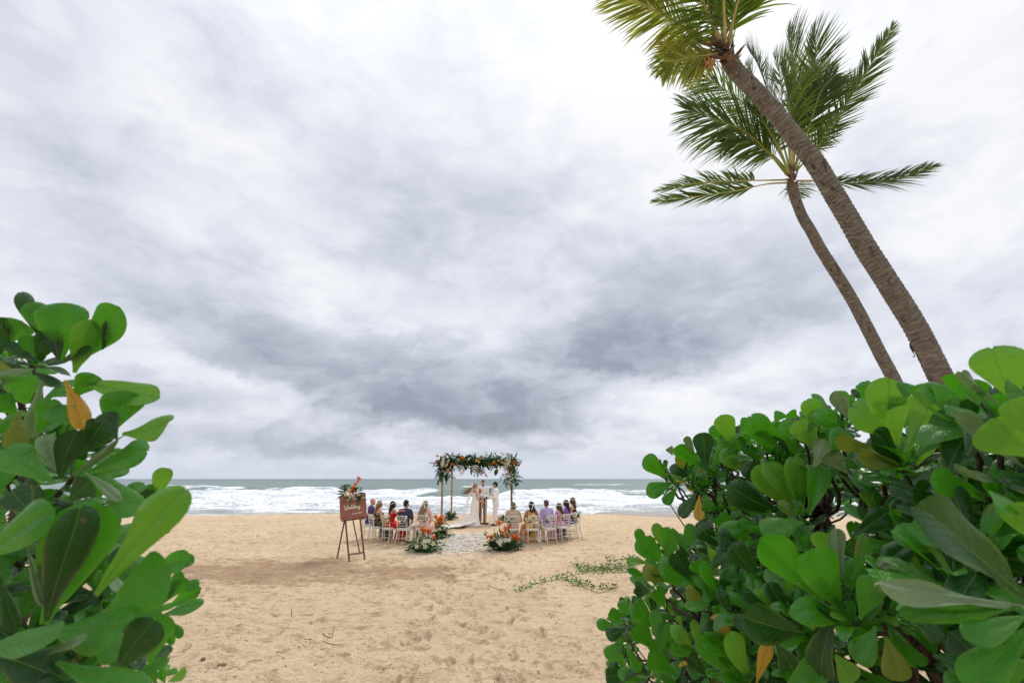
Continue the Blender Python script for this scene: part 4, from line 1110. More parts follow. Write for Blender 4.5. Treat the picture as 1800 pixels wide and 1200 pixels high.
for px, py, dx_, dz_ in [(606, 870, -1, .1), (604, 872, -1, -.2), (608, 873, -.8, .3), (612, 873, -.4, -.6), (620, 872, .2, .9), (624, 870, .5, .9), (628, 866, .9, .5), (630, 868, 1, .1), (630, 872, .4, -.9), (632, 870, .3, -1), (618, 873, 0, -1), (626, 872, .6, -.3), (622, 868, .3, 1), (610, 870, -.6, .8)]:
    for j in range(3): place(sf, rng.choice(K_LEAF), 'leaf', SP(px, py), (dx_ + rng.uniform(-.4, .4), -.35, dz_ + rng.uniform(-.3, .3)), rng.uniform(.42, .62))
for px, py, s in [(616, 868, 1.0), (619, 865, 1.0), (617, 872, .8), (622, 860, .9), (625, 855, 1.0), (629, 850, 1.0), (631, 846, 1.0), (630, 843, .8), (620, 862, .8), (614, 870, .8)]:
    place(sf, rng.choice(K_ORANGE), 'flower', SP(px, py), (.45 + rng.uniform(-.5, .3), -.5, .9), s * .68)
m_ = MB(); m_.tube([SP(620, 870), SP(624, 858), SP(630, 846)], .009, 4); m_.build('flower_stalk', M_ORANGE, sf)
for px, py, k in [(604, 867, 2), (608, 869, 0), (611, 866, 0), (614, 873, 3), (620, 871, 0), (622, 874, 1), (614, 861, 3), (628, 857, 3), (632, 864, 0), (634, 866, 1), (617, 876, 3), (609, 872, 2), (630, 873, 2), (625, 868, 0), (633, 871, 3), (616, 863, 2)]:
    place(sf, K_BLOOM[k], 'blossom', SP(px, py) + Vector((0, -.06, 0)), (rng.uniform(-.3, .3), -1, .2), rng.uniform(.7, .95))

# ---------- ceremony table
tb = on_ground(848, 921); table = thing('ceremony_table', 'tall narrow brown wooden ceremony table between the bride and groom', 'table', tb)
m_ = MB(); m_.box((.02, 0, 1.05), (.50, .34, .035)); m_.build('table_top', M_MAHOG, table, False)
for x in (-.11, .07): m_ = MB(); m_.box((x, 0, .54), (.065, .065, .985)); m_.build('leg', M_MAHOG, table, False)
for y in (-.15, .15): m_ = MB(); m_.box((-.02, y, .025), (.56, .06, .05)); m_.build('foot', M_MAHOG, table, False)
m_ = MB(); m_.box((-.02, 0, .0455), (.10, .24, .04)); m_.build('crossbar', M_MAHOG, table, False)
vase = thing('bud_vase', 'small bottle vase with one orange heliconia standing on the ceremony table', 'vase', tb + Vector((-.12, -.06, 1.0675)))
m_ = MB(); m_.tube([(0, 0, 0), (0, 0, .02), (0, 0, .10), (0, 0, .15), (0, 0, .18)], [.035, .042, .038, .016, .018], 10)
m_.build('bottle', material('grey_glass', (.35, .45, .45), .15, .05, 4), vase)
for j in range(5): place(vase, K_LEAF[0], 'leaf', (0, 0, .17), (rng.uniform(-.8, .8), -.3, 1), .45)
m_ = MB(); m_.tube([(0, 0, .15), (.01, 0, .36)], .007, 5); m_.build('flower_stalk', M_TLEAF2, vase)
place(vase, K_ORANGE[1], 'flower', (0, 0, .28), (.1, -.2, 1), 1.0); place(vase, K_BLOOM[3], 'blossom', (.02, -.04, .22), (0, -1, .4), 1.0)
bx_ = thing('ring_box', 'small black open box on the right end of the ceremony table top', 'box', tb + Vector((.16, -.05, 1.0675)))
MD = material('black_leather', (.012, .012, .014), .5, .1, 8)
m_ = MB(); m_.box((0, 0, .022), (.075, .06, .044)); m_.build('box_base', MD, bx_, False); m_ = MB(); m_.box((0, .032, .065), (.075, .016, .042)); m_.build('lid', MD, bx_, False)
cl = thing('folded_cloth', 'white folded cloth lying between the vase and the black box', 'cloth', tb + Vector((.03, -.05, 1.0675)))
m_ = MB(); m_.loft([[(x * .07 * k, y * .05 * k, z) for x, y in [(-1, -1), (0, -1.1), (1, -1), (1.1, 0), (1, 1), (0, 1.1), (-1, 1), (-1.1, 0)]] for z, k in [(0, 1), (.015, 1.03), (.03, .95), (.035, .6)]]); m_.build('fold', M_CUSHION, cl)
# ================================================================== PEOPLE
def skin_mat(name, c): return material(name, c, .55, .06, 6, rnd=.02)
SK_L = skin_mat('light_skin', (.60, .33, .22)); SK_M = skin_mat('tan_skin', (.42, .22, .13)); SK_P = skin_mat('pinkish_skin', (.62, .30, .21))
HR_BLK = material('black_hair', (.012, .010, .010), .4, .3, 20, .6, 60, .01); HR_BRN = material('brown_hair', (.075, .040, .022), .45, .3, 20, .6, 60, .01)
HR_BLD = material('dark_blonde_hair', (.26, .17, .085), .45, .3, 22, .6, 60, .01, hue=(.12, .07, .035)); HR_GRY = material('greying_brown_hair', (.20, .15, .10), .5, .3, 22, .6, 60, .01)
FB_WHITE = material('white_fabric', (.80, .79, .78), .85, .05, 5, .25, 12, .02); FB_LACE = material('ivory_lace', (.86, .82, .75), .9, .08, 40, .3, 70, .006)
FB_SUIT = material('off_white_suit', (.80, .77, .76), .85, .05, 5, .25, 12, .02); FB_RED = material('red_dress_fabric', (.62, .012, .012), .7, .15, 5, .3, 14, .02)
FB_LILAC = material('lilac_shirt', (.42, .33, .56), .85, .08, 5, .3, 14, .02); FB_PURPLE = material('purple_dress_fabric', (.24, .11, .42), .8, .12, 5, .3, 14, .02)
FB_PINK = material('pale_pink_fabric', (.72, .46, .38), .8, .10, 5, .3, 14, .02); FB_BLACK = material('black_fabric', (.012, .012, .014), .8, .1, 5, .3, 14, .02)
FB_BEIGE = material('beige_lace', (.55, .42, .31), .9, .12, 40, .3, 70, .006); FB_KHAKI = material('beige_trousers', (.60, .50, .40), .85, .06, 5, .3, 14, .02)
FB_JEANS = material('blue_jeans', (.10, .16, .25), .85, .15, 8, .3, 14, .02); FB_CREAM = material('cream_trousers', (.72, .66, .56), .85, .06, 5, .3, 14, .02)
SHOE_D = material('dark_shoe', (.03, .025, .022), .5, .1, 8); SHOE_T = material('tan_shoe', (.40, .24, .14), .5, .1, 8); RIBBON = material('white_ribbon', (.85, .83, .80), .7, .04, 8)
def floral_mat(name, ground, spots, scale=16.0, amount=.5):
    m_ = bpy.data.materials.new(name); m_.use_nodes = True; m_.node_tree.nodes.clear(); N = NT(m_.node_tree)
    oc = N.node('ShaderNodeTexCoord').outputs['Object']; c = None; col = ground
    for k, s in enumerate(spots):
        n = N.noise(N.vm('ADD', oc, (k * 3.7, k * 1.3, 0)), scale * (1 - .12 * k), 2, .5)
        col = N.mix(N.mapr(n, .60 - amount * .12, .63 - amount * .12), col, s)
    p = N.node('ShaderNodeBsdfPrincipled'); N.put(p.inputs['Base Color'], col); p.inputs['Roughness'].default_value = .85
    o_ = N.node('ShaderNodeOutputMaterial'); N.l.new(p.outputs[0], o_.inputs[0]); return m_
FL_NAVY = floral_mat('navy_print_shirt', (.030, .022, .060), [(.10, .08, .16)], 34, .3); FL_NAVY2 = floral_mat('purple_navy_shirt', (.045, .03, .10), [(.12, .07, .22)], 26, .3)
FL_DARK = floral_mat('black_floral_dress', (.015, .016, .014), [(.45, .30, .08), (.04, .10, .04)], 13, .35)
FL_ORG = floral_mat('orange_floral_dress', (.70, .52, .36), [(.80, .30, .03), (.62, .09, .03), (.03, .12, .07), (.80, .45, .06)], 9, .55)
FL_PINK = floral_mat('pink_print_dress', (.58, .28, .36), [(.74, .50, .52), (.40, .18, .28)], 22, .5)

_TMP = bpy.data.scenes.new('workbench')
def fuse(name, segs, mt, parent, voxel, decim=1.0, smooth=2):
    """closed capsules and ellipsoids grown together into one continuous surface"""
    m_ = MB()
    for s in segs:
        if s[0] == 'e': m_.ball(s[1], s[2], 16, 10, s[3] if len(s) > 3 else None)
        else:
            p, q = Vector(s[0]), Vector(s[2]); r0, r1 = s[1], s[3]
            d = (q - p); L = d.length; d.normalize()
            n = max(2, int(L / .06) + 1); pts = [p - d * r0 * .97, p - d * r0 * .80, p - d * r0 * .45] + [p.lerp(q, i / n) for i in range(n + 1)] + [q + d * r1 * .45, q + d * r1 * .80, q + d * r1 * .97]
            rad = [r0 * .24, r0 * .6, r0 * .89] + [r0 + (r1 - r0) * i / n for i in range(n + 1)] + [r1 * .89, r1 * .6, r1 * .24]
            m_.tube(pts, rad, 12)
    me = m_.mesh(name); o = bpy.data.objects.new(name, me); _TMP.collection.objects.link(o)
    r_ = o.modifiers.new('r', 'REMESH'); r_.mode = 'VOXEL'; r_.voxel_size = voxel; r_.use_smooth_shade = True
    if smooth: s_ = o.modifiers.new('s', 'SMOOTH'); s_.iterations = smooth; s_.factor = .5
    if decim < 1: d_ = o.modifiers.new('d', 'DECIMATE'); d_.ratio = decim
    vl = _TMP.view_layers[0]; vl.update(); dg = vl.depsgraph
    out = bpy.data.meshes.new_from_object(o.evaluated_get(dg)); bpy.data.objects.remove(o)
    out.materials.clear()
    return link_mesh(name, out, parent, mt)

def V3(*a): return Vector(a)
def hand_segs(w, d, palm_n, s):
    """palm, four unequal bent fingers and a thumb, from the wrist w along d; palm_n is the palm side"""
    d = Vector(d).normalized(); n = Vector(palm_n); n = (n - d * n.dot(d)).normalized(); x = d.cross(n) * s
    segs = [(w, .024, w + d * .045, .030), (w + d * .03 + x * .018, .022, w + d * .08 + x * .022, .021), (w + d * .03 - x * .018, .022, w + d * .078 - x * .024, .019)]
    for k, (off, L) in enumerate([(.030, .072), (.010, .082), (-.011, .076), (-.031, .060)]):
        b_ = w + d * .085 + x * off; m1 = b_ + (d + n * .25).normalized() * L * .5; e = m1 + (d + n * .9).normalized() * L * .5
        segs += [(b_, .0095, m1, .0088), (m1, .0088, e, .0078)]
    t0 = w + d * .028 + x * .034; t1 = t0 + (d * .7 + x * .8 + n * .3).normalized() * .035; segs += [(t0, .013, t1, .011), (t1, .011, t1 + (d + n * .5).normalized() * .030, .009)]
    return segs
def head_segs(c, rot, fem=False):
    """skull, jaw, nose, ears; c is the head centre, rot its orientation (face along +Y)"""
    T = lambda x, y, z: c + rot @ Vector((x, y, z))
    return [('e', T(0, -.012, .022), (.074, .092, .095), rot), ('e', T(0, .022, -.040), (.056, .066, .066), rot), ('e', T(0, .060, -.082), (.026, .022, .022), rot),
            (T(0, .082, .012), .008, T(0, .098, -.020), .013), ('e', T(.076, -.004, -.010), (.010, .018, .030), rot), ('e', T(-.076, -.004, -.010), (.010, .018, .030), rot),
            ('e', T(0, .078, -.052), (.024, .012, .009), rot), ('e', T(.030, .074, .022), (.022, .010, .008), rot), ('e', T(-.030, .074, .022), (.022, .010, .008), rot)]
def body_segs(J, fem):
    k = .88 if fem else 1.0; s = []
    cs, ch = J['chest'], J['hip']
    up = (cs - ch).normalized(); rx = (J['shR'] - J['shL']).normalized()
    rotm = Matrix((rx, up.cross(rx), up)).transposed()
    wst = ch.lerp(cs, .45)
    s += [('e', ch, (.165 * (1.04 if fem else .96), .125, .12), rotm), ('e', wst, (.128 * k, .098 * k, .15), rotm), ('e', cs, (.165 * k, .110, .17), rotm), ('e', cs + up * .07, (.165 * k, .09, .09), rotm)]
    s += [(cs + up * .10, .06, J['neck'], .052 * k), (J['neck'], .052 * k, J['head'] - up * .05, .050 * k)]
    if fem: s += [('e', cs + rotm @ Vector((.07, .095, .0)), (.06, .055, .06), rotm), ('e', cs + rotm @ Vector((-.07, .095, .0)), (.06, .055, .06), rotm)]
    for L in 'LR':
        s += [(J['neck'] - up * .02, .042, J['sh' + L], .052 * k), (J['sh' + L], .054 * k, J['el' + L], .042 * k), (J['el' + L], .040 * k, J['wr' + L], .027 * k)]
        s += [(J['hp' + L], .088, J['kn' + L], .060), (J['kn' + L], .060, J['kn' + L].lerp(J['an' + L], .3), .058), (J['kn' + L].lerp(J['an' + L], .3), .058, J['an' + L], .038)]
        s += [(J['an' + L], .040, J['an' + L] + V3(0, 0, -.03), .038), (J['an' + L] + V3(0, 0, -.045), .036, J['to' + L], .028)]
        d = J.get('hd' + L); d = d if d is not None else (J['wr' + L] - J['el' + L])
        s += hand_segs(J['wr' + L], d, J.get('pn' + L, V3(0, 0, -1)), 1 if L == 'L' else -1)
    return s
def grow(segs, by): return [(s[0], s[1], Vector(s[2]) + Vector((by, by, by)), *s[3:]) if s[0] == 'e' else (s[0], s[1] + by, s[2], s[3] + by) for s in segs]
def shirt_segs(J, fem, by=.014, sleeve=.55, long_=False, low=0.0, straps=False):
    k = .88 if fem else 1.0; cs, ch = J['chest'], J['hip']; up = (cs - ch).normalized(); rx = (J['shR'] - J['shL']).normalized(); rotm = Matrix((rx, up.cross(rx), up)).transposed(); wst = ch.lerp(cs, .45)
    s = [('e', ch + up * .02, (.160, .125, .11), rotm), ('e', wst, (.135 * k, .105 * k, .16), rotm), ('e', cs + (up * -.03 if straps else up * 0), (.165 * k, .110, .16 if not straps else .13), rotm)]
    if fem: s += [('e', cs + rotm @ Vector((.07, .095, .0)), (.06, .055, .06), rotm), ('e', cs + rotm @ Vector((-.07, .095, .0)), (.06, .055, .06), rotm)]
    if not straps:
        s += [('e', cs + up * .07, (.165 * k, .09, .09), rotm)]
        for L in 'LR':
            s += [(J['neck'] - up * .045, .050, J['sh' + L], .052 * k)]
            e = J['sh' + L].lerp(J['el' + L], sleeve if not long_ else 1.0); s += [(J['sh' + L], .056 * k, e, .050 * k)]
            if long_: s += [(J['el' + L], .046 * k, J['wr' + L], .036 * k)]
    return grow(s, by)
def trouser_segs(J, by=.014, to=1.0):
    s = [('e', J['hip'], (.158, .122, .10))]
    for L in 'LR':
        s += [(J['hp' + L], .090, J['kn' + L], .068), (J['kn' + L], .068, J['kn' + L].lerp(J['an' + L], to), .052)]
    return grow(s, by)
def pose_seated(k=1.0, lean=0.04, turn=0.0, look=0.0, nod=0.0, knees=.10, arm='lap'):
    J = {}; S = lambda x, y, z: Vector((x * k, y * k, .485 + (z - .485) * k))
    J['hip'] = S(0, -.04, .56); J['chest'] = S(0, -.05 + lean, .90); q = Matrix.Rotation(turn, 3, 'Z')
    def tq(v): v = v - J['chest']; return J['chest'] + q @ v
    J['shL'] = tq(S(-.175, -.06 + lean, 1.0)); J['shR'] = tq(S(.175, -.06 + lean, 1.0)); J['neck'] = S(0, -.055 + lean, 1.075); J['head'] = S(0, -.025 + lean, 1.205)
    for L, s in (('L', -1), ('R', 1)):
        J['hp' + L] = S(s * .095, .0, .545); J['kn' + L] = S(s * knees, .43, .53); J['an' + L] = S(s * (knees + .02), .40, .09); J['an' + L].z = .09; J['to' + L] = J['an' + L] + V3(s * .03, .15, -.055)
        J['el' + L] = tq(S(s * .245, -.03 + lean, .74)); J['wr' + L] = S(s * .10, .20 + lean, .655); J['hd' + L] = V3(-s * .5, .85, -.15); J['pn' + L] = V3(0, 0, -1)
    J['rot'] = Matrix.Rotation(look, 3, 'Z') @ Matrix.Rotation(-nod, 3, 'X'); return J
def pose_stand(k=1.0, look=0.0, nod=0.0):
    J = {}; S = lambda x, y, z: Vector((x, y, z)) * k
    J['hip'] = S(0, 0, .95); J['chest'] = S(0, .0, 1.30); J['shL'] = S(-.185, -.01, 1.43); J['shR'] = S(.185, -.01, 1.43); J['neck'] = S(0, 0, 1.49); J['head'] = S(0, .02, 1.63)
    for L, s in (('L', -1), ('R', 1)):
        J['hp' + L] = S(s * .095, 0, .90); J['kn' + L] = S(s * .10, .02, .50); J['an' + L] = S(s * .11, -.02, .09); J['to' + L] = S(s * .14, .14, .03)
        J['el' + L] = S(s * .25, -.03, 1.14); J['wr' + L] = S(s * .25, .06, .89); J['pn' + L] = V3(-s, 0, 0)
    J['rot'] = Matrix.Rotation(look, 3, 'Z') @ Matrix.Rotation(-nod, 3, 'X'); return J
def hair_short(c, rot, top=.012):
    T = lambda x, y, z: c + rot @ Vector((x, y, z))
    return [('e', T(0, -.026, .040), (.080, .092, .092 + top), rot), ('e', T(0, -.060, -.010), (.070, .050, .060), rot), ('e', T(0, .040, .095), (.056, .042, .030), rot)]
def hair_long(c, rot, L=.34, sway=(0, 0, 0), w=.085, back=-.06):
    T = lambda x, y, z: c + rot @ Vector((x, y, z)); s = [('e', T(0, -.022, .038), (.086, .098, .098), rot), ('e', T(.052, -.01, -.02), (.035, .06, .08), rot), ('e', T(-.052, -.01, -.02), (.035, .06, .08), rot)]
    sw = Vector(sway)
    for x in (-.06, -.03, 0, .03, .06):
        p0 = T(x, back, .0); p1 = T(x * 1.25, back - .030, -.16) + sw * .4; p2 = T(x * 1.3 + .01 * math.sin(x * 90), back - .028, -.16 - (L - .16)) + sw
        s += [(p0, .046, p1, .040), (p1, .040, p2, .016)]
    return s
def eyes(c, rot, parent):
    for s in (-1, 1):
        m_ = MB(); m_.ball(c + rot @ Vector((s * .030, .077, .006)), (.013, .006, .008), 8, 5, rot); m_.build('eye', SHOE_D, parent)
def make_person(label, loc, rz, J, fem, skin, cat='guest', group=None, vox=.0095):
    t = thing('person', label, 'person', loc, rz, group)
    fuse('body', body_segs(J, fem) + head_segs(J['head'], J['rot'], fem), skin, t, vox, .35, 1); eyes(J['head'], J['rot'], t)
    return t
def shoes(t, J, mt):
    for L in 'LR':
        a, o_ = J['an' + L], J['to' + L]; fuse('shoe', [(a + V3(0, -.03, -.05), .040, a.lerp(o_, .6) + V3(0, 0, -.008), .042), (a.lerp(o_, .5) + V3(0, 0, -.005), .042, o_, .034)], mt, t, .008, 1, 1)
def garment(t, name, segs, mt, vox=.013, dec=.5, smooth=3): return fuse(name, segs, mt, t, vox, dec, smooth)
def floor_(segs):  # nothing below the sand
    return segs
def skirt_seated(J, k=1.0, flare=.12, by=.016):
    s = [('e', J['hip'], (.175, .135, .12))]; m = lambda a, b: (a + b) / 2
    hp, kn, an = m(J['hpL'], J['hpR']), m(J['knL'], J['knR']), m(J['anL'], J['anR'])
    for L in 'LR': s += [(J['hp' + L], .105, J['kn' + L], .085), (J['kn' + L], .085, J['an' + L] + V3(0, 0, .06), flare * .85)]
    s += [(hp, .11, kn, .09), (kn, .09, an + V3(0, .0, .06), flare)]
    return grow(s, by)
def headband(t, c, rot, n=12, r=.094, z=.060, tilt=.3, bow=True, seed=1, tails=True):
    r_ = random.Random(seed); m_ = MB(); q = rot @ Matrix.Rotation(tilt, 3, 'X')
    ring = [c + q @ Vector((math.cos(a) * r, math.sin(a) * (r + .008) - .015, z)) for a in [2 * math.pi * i / 20 for i in range(21)]]
    m_.tube(ring, .008, 5); hb = m_.build('headband', RIBBON, t)
    f = MB()
    for i in range(n):
        p = ring[(i * 20) // n]; f.ball(p + Vector((r_.uniform(-.006, .006), r_.uniform(-.006, .006), r_.uniform(-.004, .010))), (.020, .020, .014), 6, 4)
    f.build('blossoms', M_ORCHID, hb)
    if tails:
        w = MB(); p = c + q @ Vector((0, -r - .028, z - .01))
        for s in (-1, 1):
            w.loft([[p + rot @ Vector((s * (.005 + .03 * j) - .011, -.012 * j, -.05 * j)), p + rot @ Vector((s * (.005 + .03 * j) + .011, -.012 * j, -.05 * j)), p + rot @ Vector((s * (.005 + .03 * j) + .011, -.012 * j - .004, -.05 * j)), p + rot @ Vector((s * (.005 + .03 * j) - .011, -.012 * j - .004, -.05 * j))] for j in range(4)])
            w.ball(p + rot @ Vector((s * .026, -.01, .006)), (.024, .010, .014), 6, 4, rot)
        w.build('ribbon', RIBBON, hb, False)

GG = 'guests seated in the two arcs of chairs'
def seat_at(key, dy=0.0, dx=0.0):
    c, a = CHAIRS[key]; q = Matrix.Rotation(a, 3, 'Z'); p = c + q @ Vector((dx, dy, 0)); return p, a

# --- left group
p, a = seat_at('L4', .02); J = pose_seated(1.04, .02, 0, -.45, .05, .13); 
t = make_person('man with short black hair in a navy patterned shirt and cream trousers', p, a, J, False, SK_M, group=GG)
garment(t, 'shirt', shirt_segs(J, False, .022, .75), FL_NAVY); garment(t, 'trousers', trouser_segs(J, .016), FB_CREAM); garment(t, 'hair', hair_short(J['head'], J['rot'], .022), HR_BLK, .008); shoes(t, J, SHOE_T)
# woman in red: arm round him
p3, a3 = seat_at('L3', .04); J = pose_seated(1.0, .03, -.25, -.55, .0, .10)
inv = Matrix.Rotation(-a3, 3, 'Z'); tgt = inv @ (p + V3(-.06, -.11, 1.055) - p3)
J['shR'] = J['shR'] + V3(.02, .0, .03); J['wrR'] = tgt + (J['shR'] - tgt).normalized() * .10; J['elR'] = J['shR'].lerp(J['wrR'], .5) + V3(.0, -.05, -.085); J['hdR'] = tgt - J['wrR']; J['pnR'] = inv @ V3(0, .6, -1)
t = make_person('woman with long black hair in a red dress, her arm round the man beside her', p3, a3, J, True, SK_M, group=GG)
dr = garment(t, 'dress', shirt_segs(J, True, .012, straps=True) + skirt_seated(J, flare=.16), FB_RED, .014); garment(t, 'hair', hair_long(J['head'], J['rot'], .46, (-.05, 0, 0)), HR_BLK, .010)
headband(t, J['head'], J['rot'], 9, seed=3); shoes(t, J, SHOE_T)
m_ = MB()
hem = inv @ V3(1, 0, 0)
for j in range(3): m_.ball(V3(.05, .42, .10) + hem * (.08 * j), (.15, .13, .11 - .02 * j), 10, 6)
# L2
p, a = seat_at('L2', .02); J = pose_seated(.98, .05, 0, -.3, .08, .10)
t = make_person('woman with long dark blonde hair in a black floral dress next to the sign', p, a, J, True, SK_L, group=GG)
garment(t, 'dress', shirt_segs(J, True, .012, straps=True) + skirt_seated(J, flare=.13), FL_DARK, .014); garment(t, 'hair', hair_long(J['head'], J['rot'], .42, (-.10, -.02, 0)), HR_BLD, .010)
headband(t, J['head'], J['rot'], 5, seed=4); shoes(t, J, SHOE_T)
scarf = garment(t, 'yellow_shawl', [(J['elR'] + V3(.02, .02, .06), .055, J['elR'] + V3(-.02, .12, -.12), .06), (J['elR'] + V3(0, .1, -.1), .06, J['elR'] + V3(.0, .14, -.26), .03)], material('mustard_fabric', (.55, .33, .05), .8, .1, 6), .012)
# L1
p, a = seat_at('L1', .03); J = pose_seated(1.05, .06, 0, -.1, .02, .13)
t = make_person('bald man in a purple and navy shirt and jeans, mostly hidden by the sign', p, a, J, False, SK_P, group=GG)
garment(t, 'shirt', shirt_segs(J, False, .022, .75), FL_NAVY2); garment(t, 'trousers', trouser_segs(J, .016), FB_JEANS); shoes(t, J, SHOE_D)
# L5
p, a = seat_at('L5', .02, .03); J = pose_seated(1.0, .07, -.15, -.25, .25, .11)
t = make_person('woman with long blonde hair in a pale pink dress by the left flowers', p, a, J, True, SK_L, group=GG)
garment(t, 'dress', shirt_segs(J, True, .016, .9, long_=True) + skirt_seated(J, flare=.15), FB_PINK, .014); garment(t, 'hair', hair_long(J['head'], J['rot'], .44, (-.03, -.02, 0), back=-.065) + [('e', J['head'] + V3(-.03, -.08, -.16), (.12, .06, .16))], HR_BLD, .010)
headband(t, J['head'], J['rot'], 4, seed=5); shoes(t, J, SHOE_T)
# --- right group
p, a = seat_at('R1', .02); J = pose_seated(.99, .02, 0, .2, .05, .12)
t = make_person('older woman with hair in a low bun and a beige lace jacket', p, a, J, True, SK_L, group=GG)
garment(t, 'jacket', shirt_segs(J, True, .026, 1.0, long_=True), FB_BEIGE); garment(t, 'skirt', skirt_seated(J, flare=.12), FB_PINK)
garment(t, 'hair', [('e', J['head'] + V3(0, -.02, .035), (.092, .102, .098)), ('e', J['head'] + V3(0, -.105, -.045), (.078, .055, .058)), ('e', J['head'] + V3(.05, -.07, -.05), (.06, .05, .05))], HR_GRY, .009)
headband(t, J['head'] + V3(0, -.01, -.06), J['rot'], 8, seed=6, tails=False); shoes(t, J, SHOE_T)
p, a = seat_at('R2', .02); J = pose_seated(1.0, .03, 0, .30, .0, .12)
t = make_person('woman with shoulder-length black hair in an orange floral dress', p, a, J, True, SK_M, group=GG)
garment(t, 'dress', shirt_segs(J, True, .012, straps=True) + skirt_seated(J, flare=.20), FL_ORG, .014); garment(t, 'hair', hair_long(J['head'], J['rot'], .26, (.03, 0, 0), back=-.05), HR_BLK, .010)
headband(t, J['head'], J['rot'], 8, seed=7); shoes(t, J, SHOE_D)
p, a = seat_at('R3', .03, -.02); J = pose_seated(1.05, .05, 0, .05, .02, .13)
t = make_person('man with cropped dark hair in a lilac shirt and cream trousers', p, a, J, False, SK_M, group=GG)
garment(t, 'shirt', shirt_segs(J, False, .022, 1.0, long_=True), FB_LILAC); garment(t, 'trousers', trouser_segs(J, .016), FB_CREAM); garment(t, 'hair', hair_short(J['head'], J['rot'], .0), HR_BRN, .008); shoes(t, J, SHOE_D)
p, a = seat_at('R4', .03, .02); J = pose_seated(.86, .06, 0, .4, .15, .10)
t = make_person('child with white flowers in her dark hair and a pink print dress', p, a, J, True, SK_M, group=GG)
garment(t, 'dress', shirt_segs(J, True, .010, .4) + skirt_seated(J, flare=.14), FL_PINK, .014); garment(t, 'hair', hair_long(J['head'], J['rot'], .26, (.02, 0, 0)), HR_BRN, .010)
headband(t, J['head'], J['rot'], 14, seed=8); shoes(t, J, SHOE_T)
p, a = seat_at('R5', .02, .0); J = pose_seated(.97, .06, 0, .2, .1, .10)
t = make_person('woman with dark hair and large white hair flowers in a purple dress', p, a, J, True, SK_M, group=GG)
garment(t, 'dress', shirt_segs(J, True, .014, .35) + skirt_seated(J, flare=.14), FB_PURPLE, .014); garment(t, 'hair', hair_long(J['head'], J['rot'], .34, (.03, 0, 0)), HR_BLK, .010)
headband(t, J['head'], J['rot'], 16, seed=9); shoes(t, J, SHOE_D)
p, a = seat_at('R6', .02); J = pose_seated(1.04, .02, 0, .05, .0, .10)
t = make_person('woman with long brown hair in a black dress at the far right chair', p, a, J, True, SK_L, group=GG)
garment(t, 'dress', shirt_segs(J, True, .012, straps=True) + skirt_seated(J, flare=.13), FB_BLACK, .014); garment(t, 'hair', hair_long(J['head'], J['rot'], .42, (.02, -.01, 0)), HR_BRN, .010)
headband(t, J['head'], J['rot'], 10, seed=10); shoes(t, J, SHOE_D)

# --- officiant, facing the camera behind the table
g = on_ground(848, 918.5); g.z = ground_z(g.x, g.y); J = pose_stand(1.04, .05, .12)
for L, s in (('L', -1), ('R', 1)):
    J['el' + L] = V3(s * .27, -.02, 1.17); J['wr' + L] = V3(s * .07, .24, 1.10); J['hd' + L] = V3(-s * .6, .8, 0); J['pn' + L] = V3(0, .2, 1)
t = make_person('bearded man in a white shirt and beige trousers standing behind the ceremony table', g, math.pi + .05, J, False, SK_L)
garment(t, 'shirt', shirt_segs(J, False, .022, 1.0, long_=True) + [('e', J['hip'] + V3(0, 0, .02), (.19, .15, .14))], FB_WHITE); garment(t, 'trousers', trouser_segs(J, .022), FB_KHAKI)
garment(t, 'hair', hair_short(J['head'], J['rot'], .010), HR_BRN, .008); garment(t, 'beard', [('e', J['head'] + J['rot'] @ V3(0, .045, -.075), (.050, .045, .040))], HR_BRN, .008); shoes(t, J, SHOE_T)

# --- groom, facing left, microphone in one hand and a card in the other
g = on_ground(871, 923.5); J = pose_stand(1.0, .15, .30)
J['elR'] = V3(.25, .04, 1.13); J['wrR'] = V3(.11, .21, 1.30); J['hdR'] = V3(-.35, .35, .7); J['pnR'] = V3(-1, .2, 0)
J['elL'] = V3(-.25, .0, 1.13); J['wrL'] = V3(-.09, .22, 1.13); J['hdL'] = V3(.35, .9, .05); J['pnL'] = V3(0, 0, 1)
gr = R(82)
t = make_person('groom in an off-white suit reading from a card into a microphone', g, gr, J, False, SK_M)
garment(t, 'jacket', shirt_segs(J, False, .028, 1.0, long_=True) + [('e', J['hip'] + V3(0, 0, .0), (.185, .150, .17)), ('e', J['hip'] + V3(0, -.02, -.10), (.175, .14, .12))], FB_SUIT)
garment(t, 'trousers', trouser_segs(J, .016), FB_SUIT); garment(t, 'hair', hair_short(J['head'], J['rot'], .030) + [('e', J['head'] + J['rot'] @ V3(0, .06, .088), (.06, .05, .035))], HR_BLK, .008); shoes(t, J, SHOE_D)
bt = MB(); bt.ball(V3(.09, .125, 1.36), (.03, .02, .03), 8, 5); bt.build('boutonniere', M_ORANGE, t)
q = Matrix.Rotation(gr, 3, 'Z'); hp = g + q @ (J['wrR'] + V3(-.035, .06, .05))
mic = thing('microphone', 'black handheld microphone in the hand of the groom near his mouth', 'microphone', hp)
dm = (q @ V3(-.10, -.06, 1)).normalized(); m_ = MB(); m_.tube([dm * -.12, dm * .07, dm * .09], [.014, .020, .024], 10); m_.build('handle', SHOE_D, mic)
m_ = MB(); m_.ball(dm * .125, .034, 10, 7); m_.build('grille', SHOE_D, mic)
card = thing('vow_card', 'small pale card held open in the other hand of the groom', 'card', g + q @ (J['wrL'] + V3(.02, .09, .035)), gr)
m_ = MB(); m_.box((0, .02, 0), (.11, .15, .006), Matrix.Rotation(.15, 3, 'X')); m_.build('page', FB_WHITE, card, False)

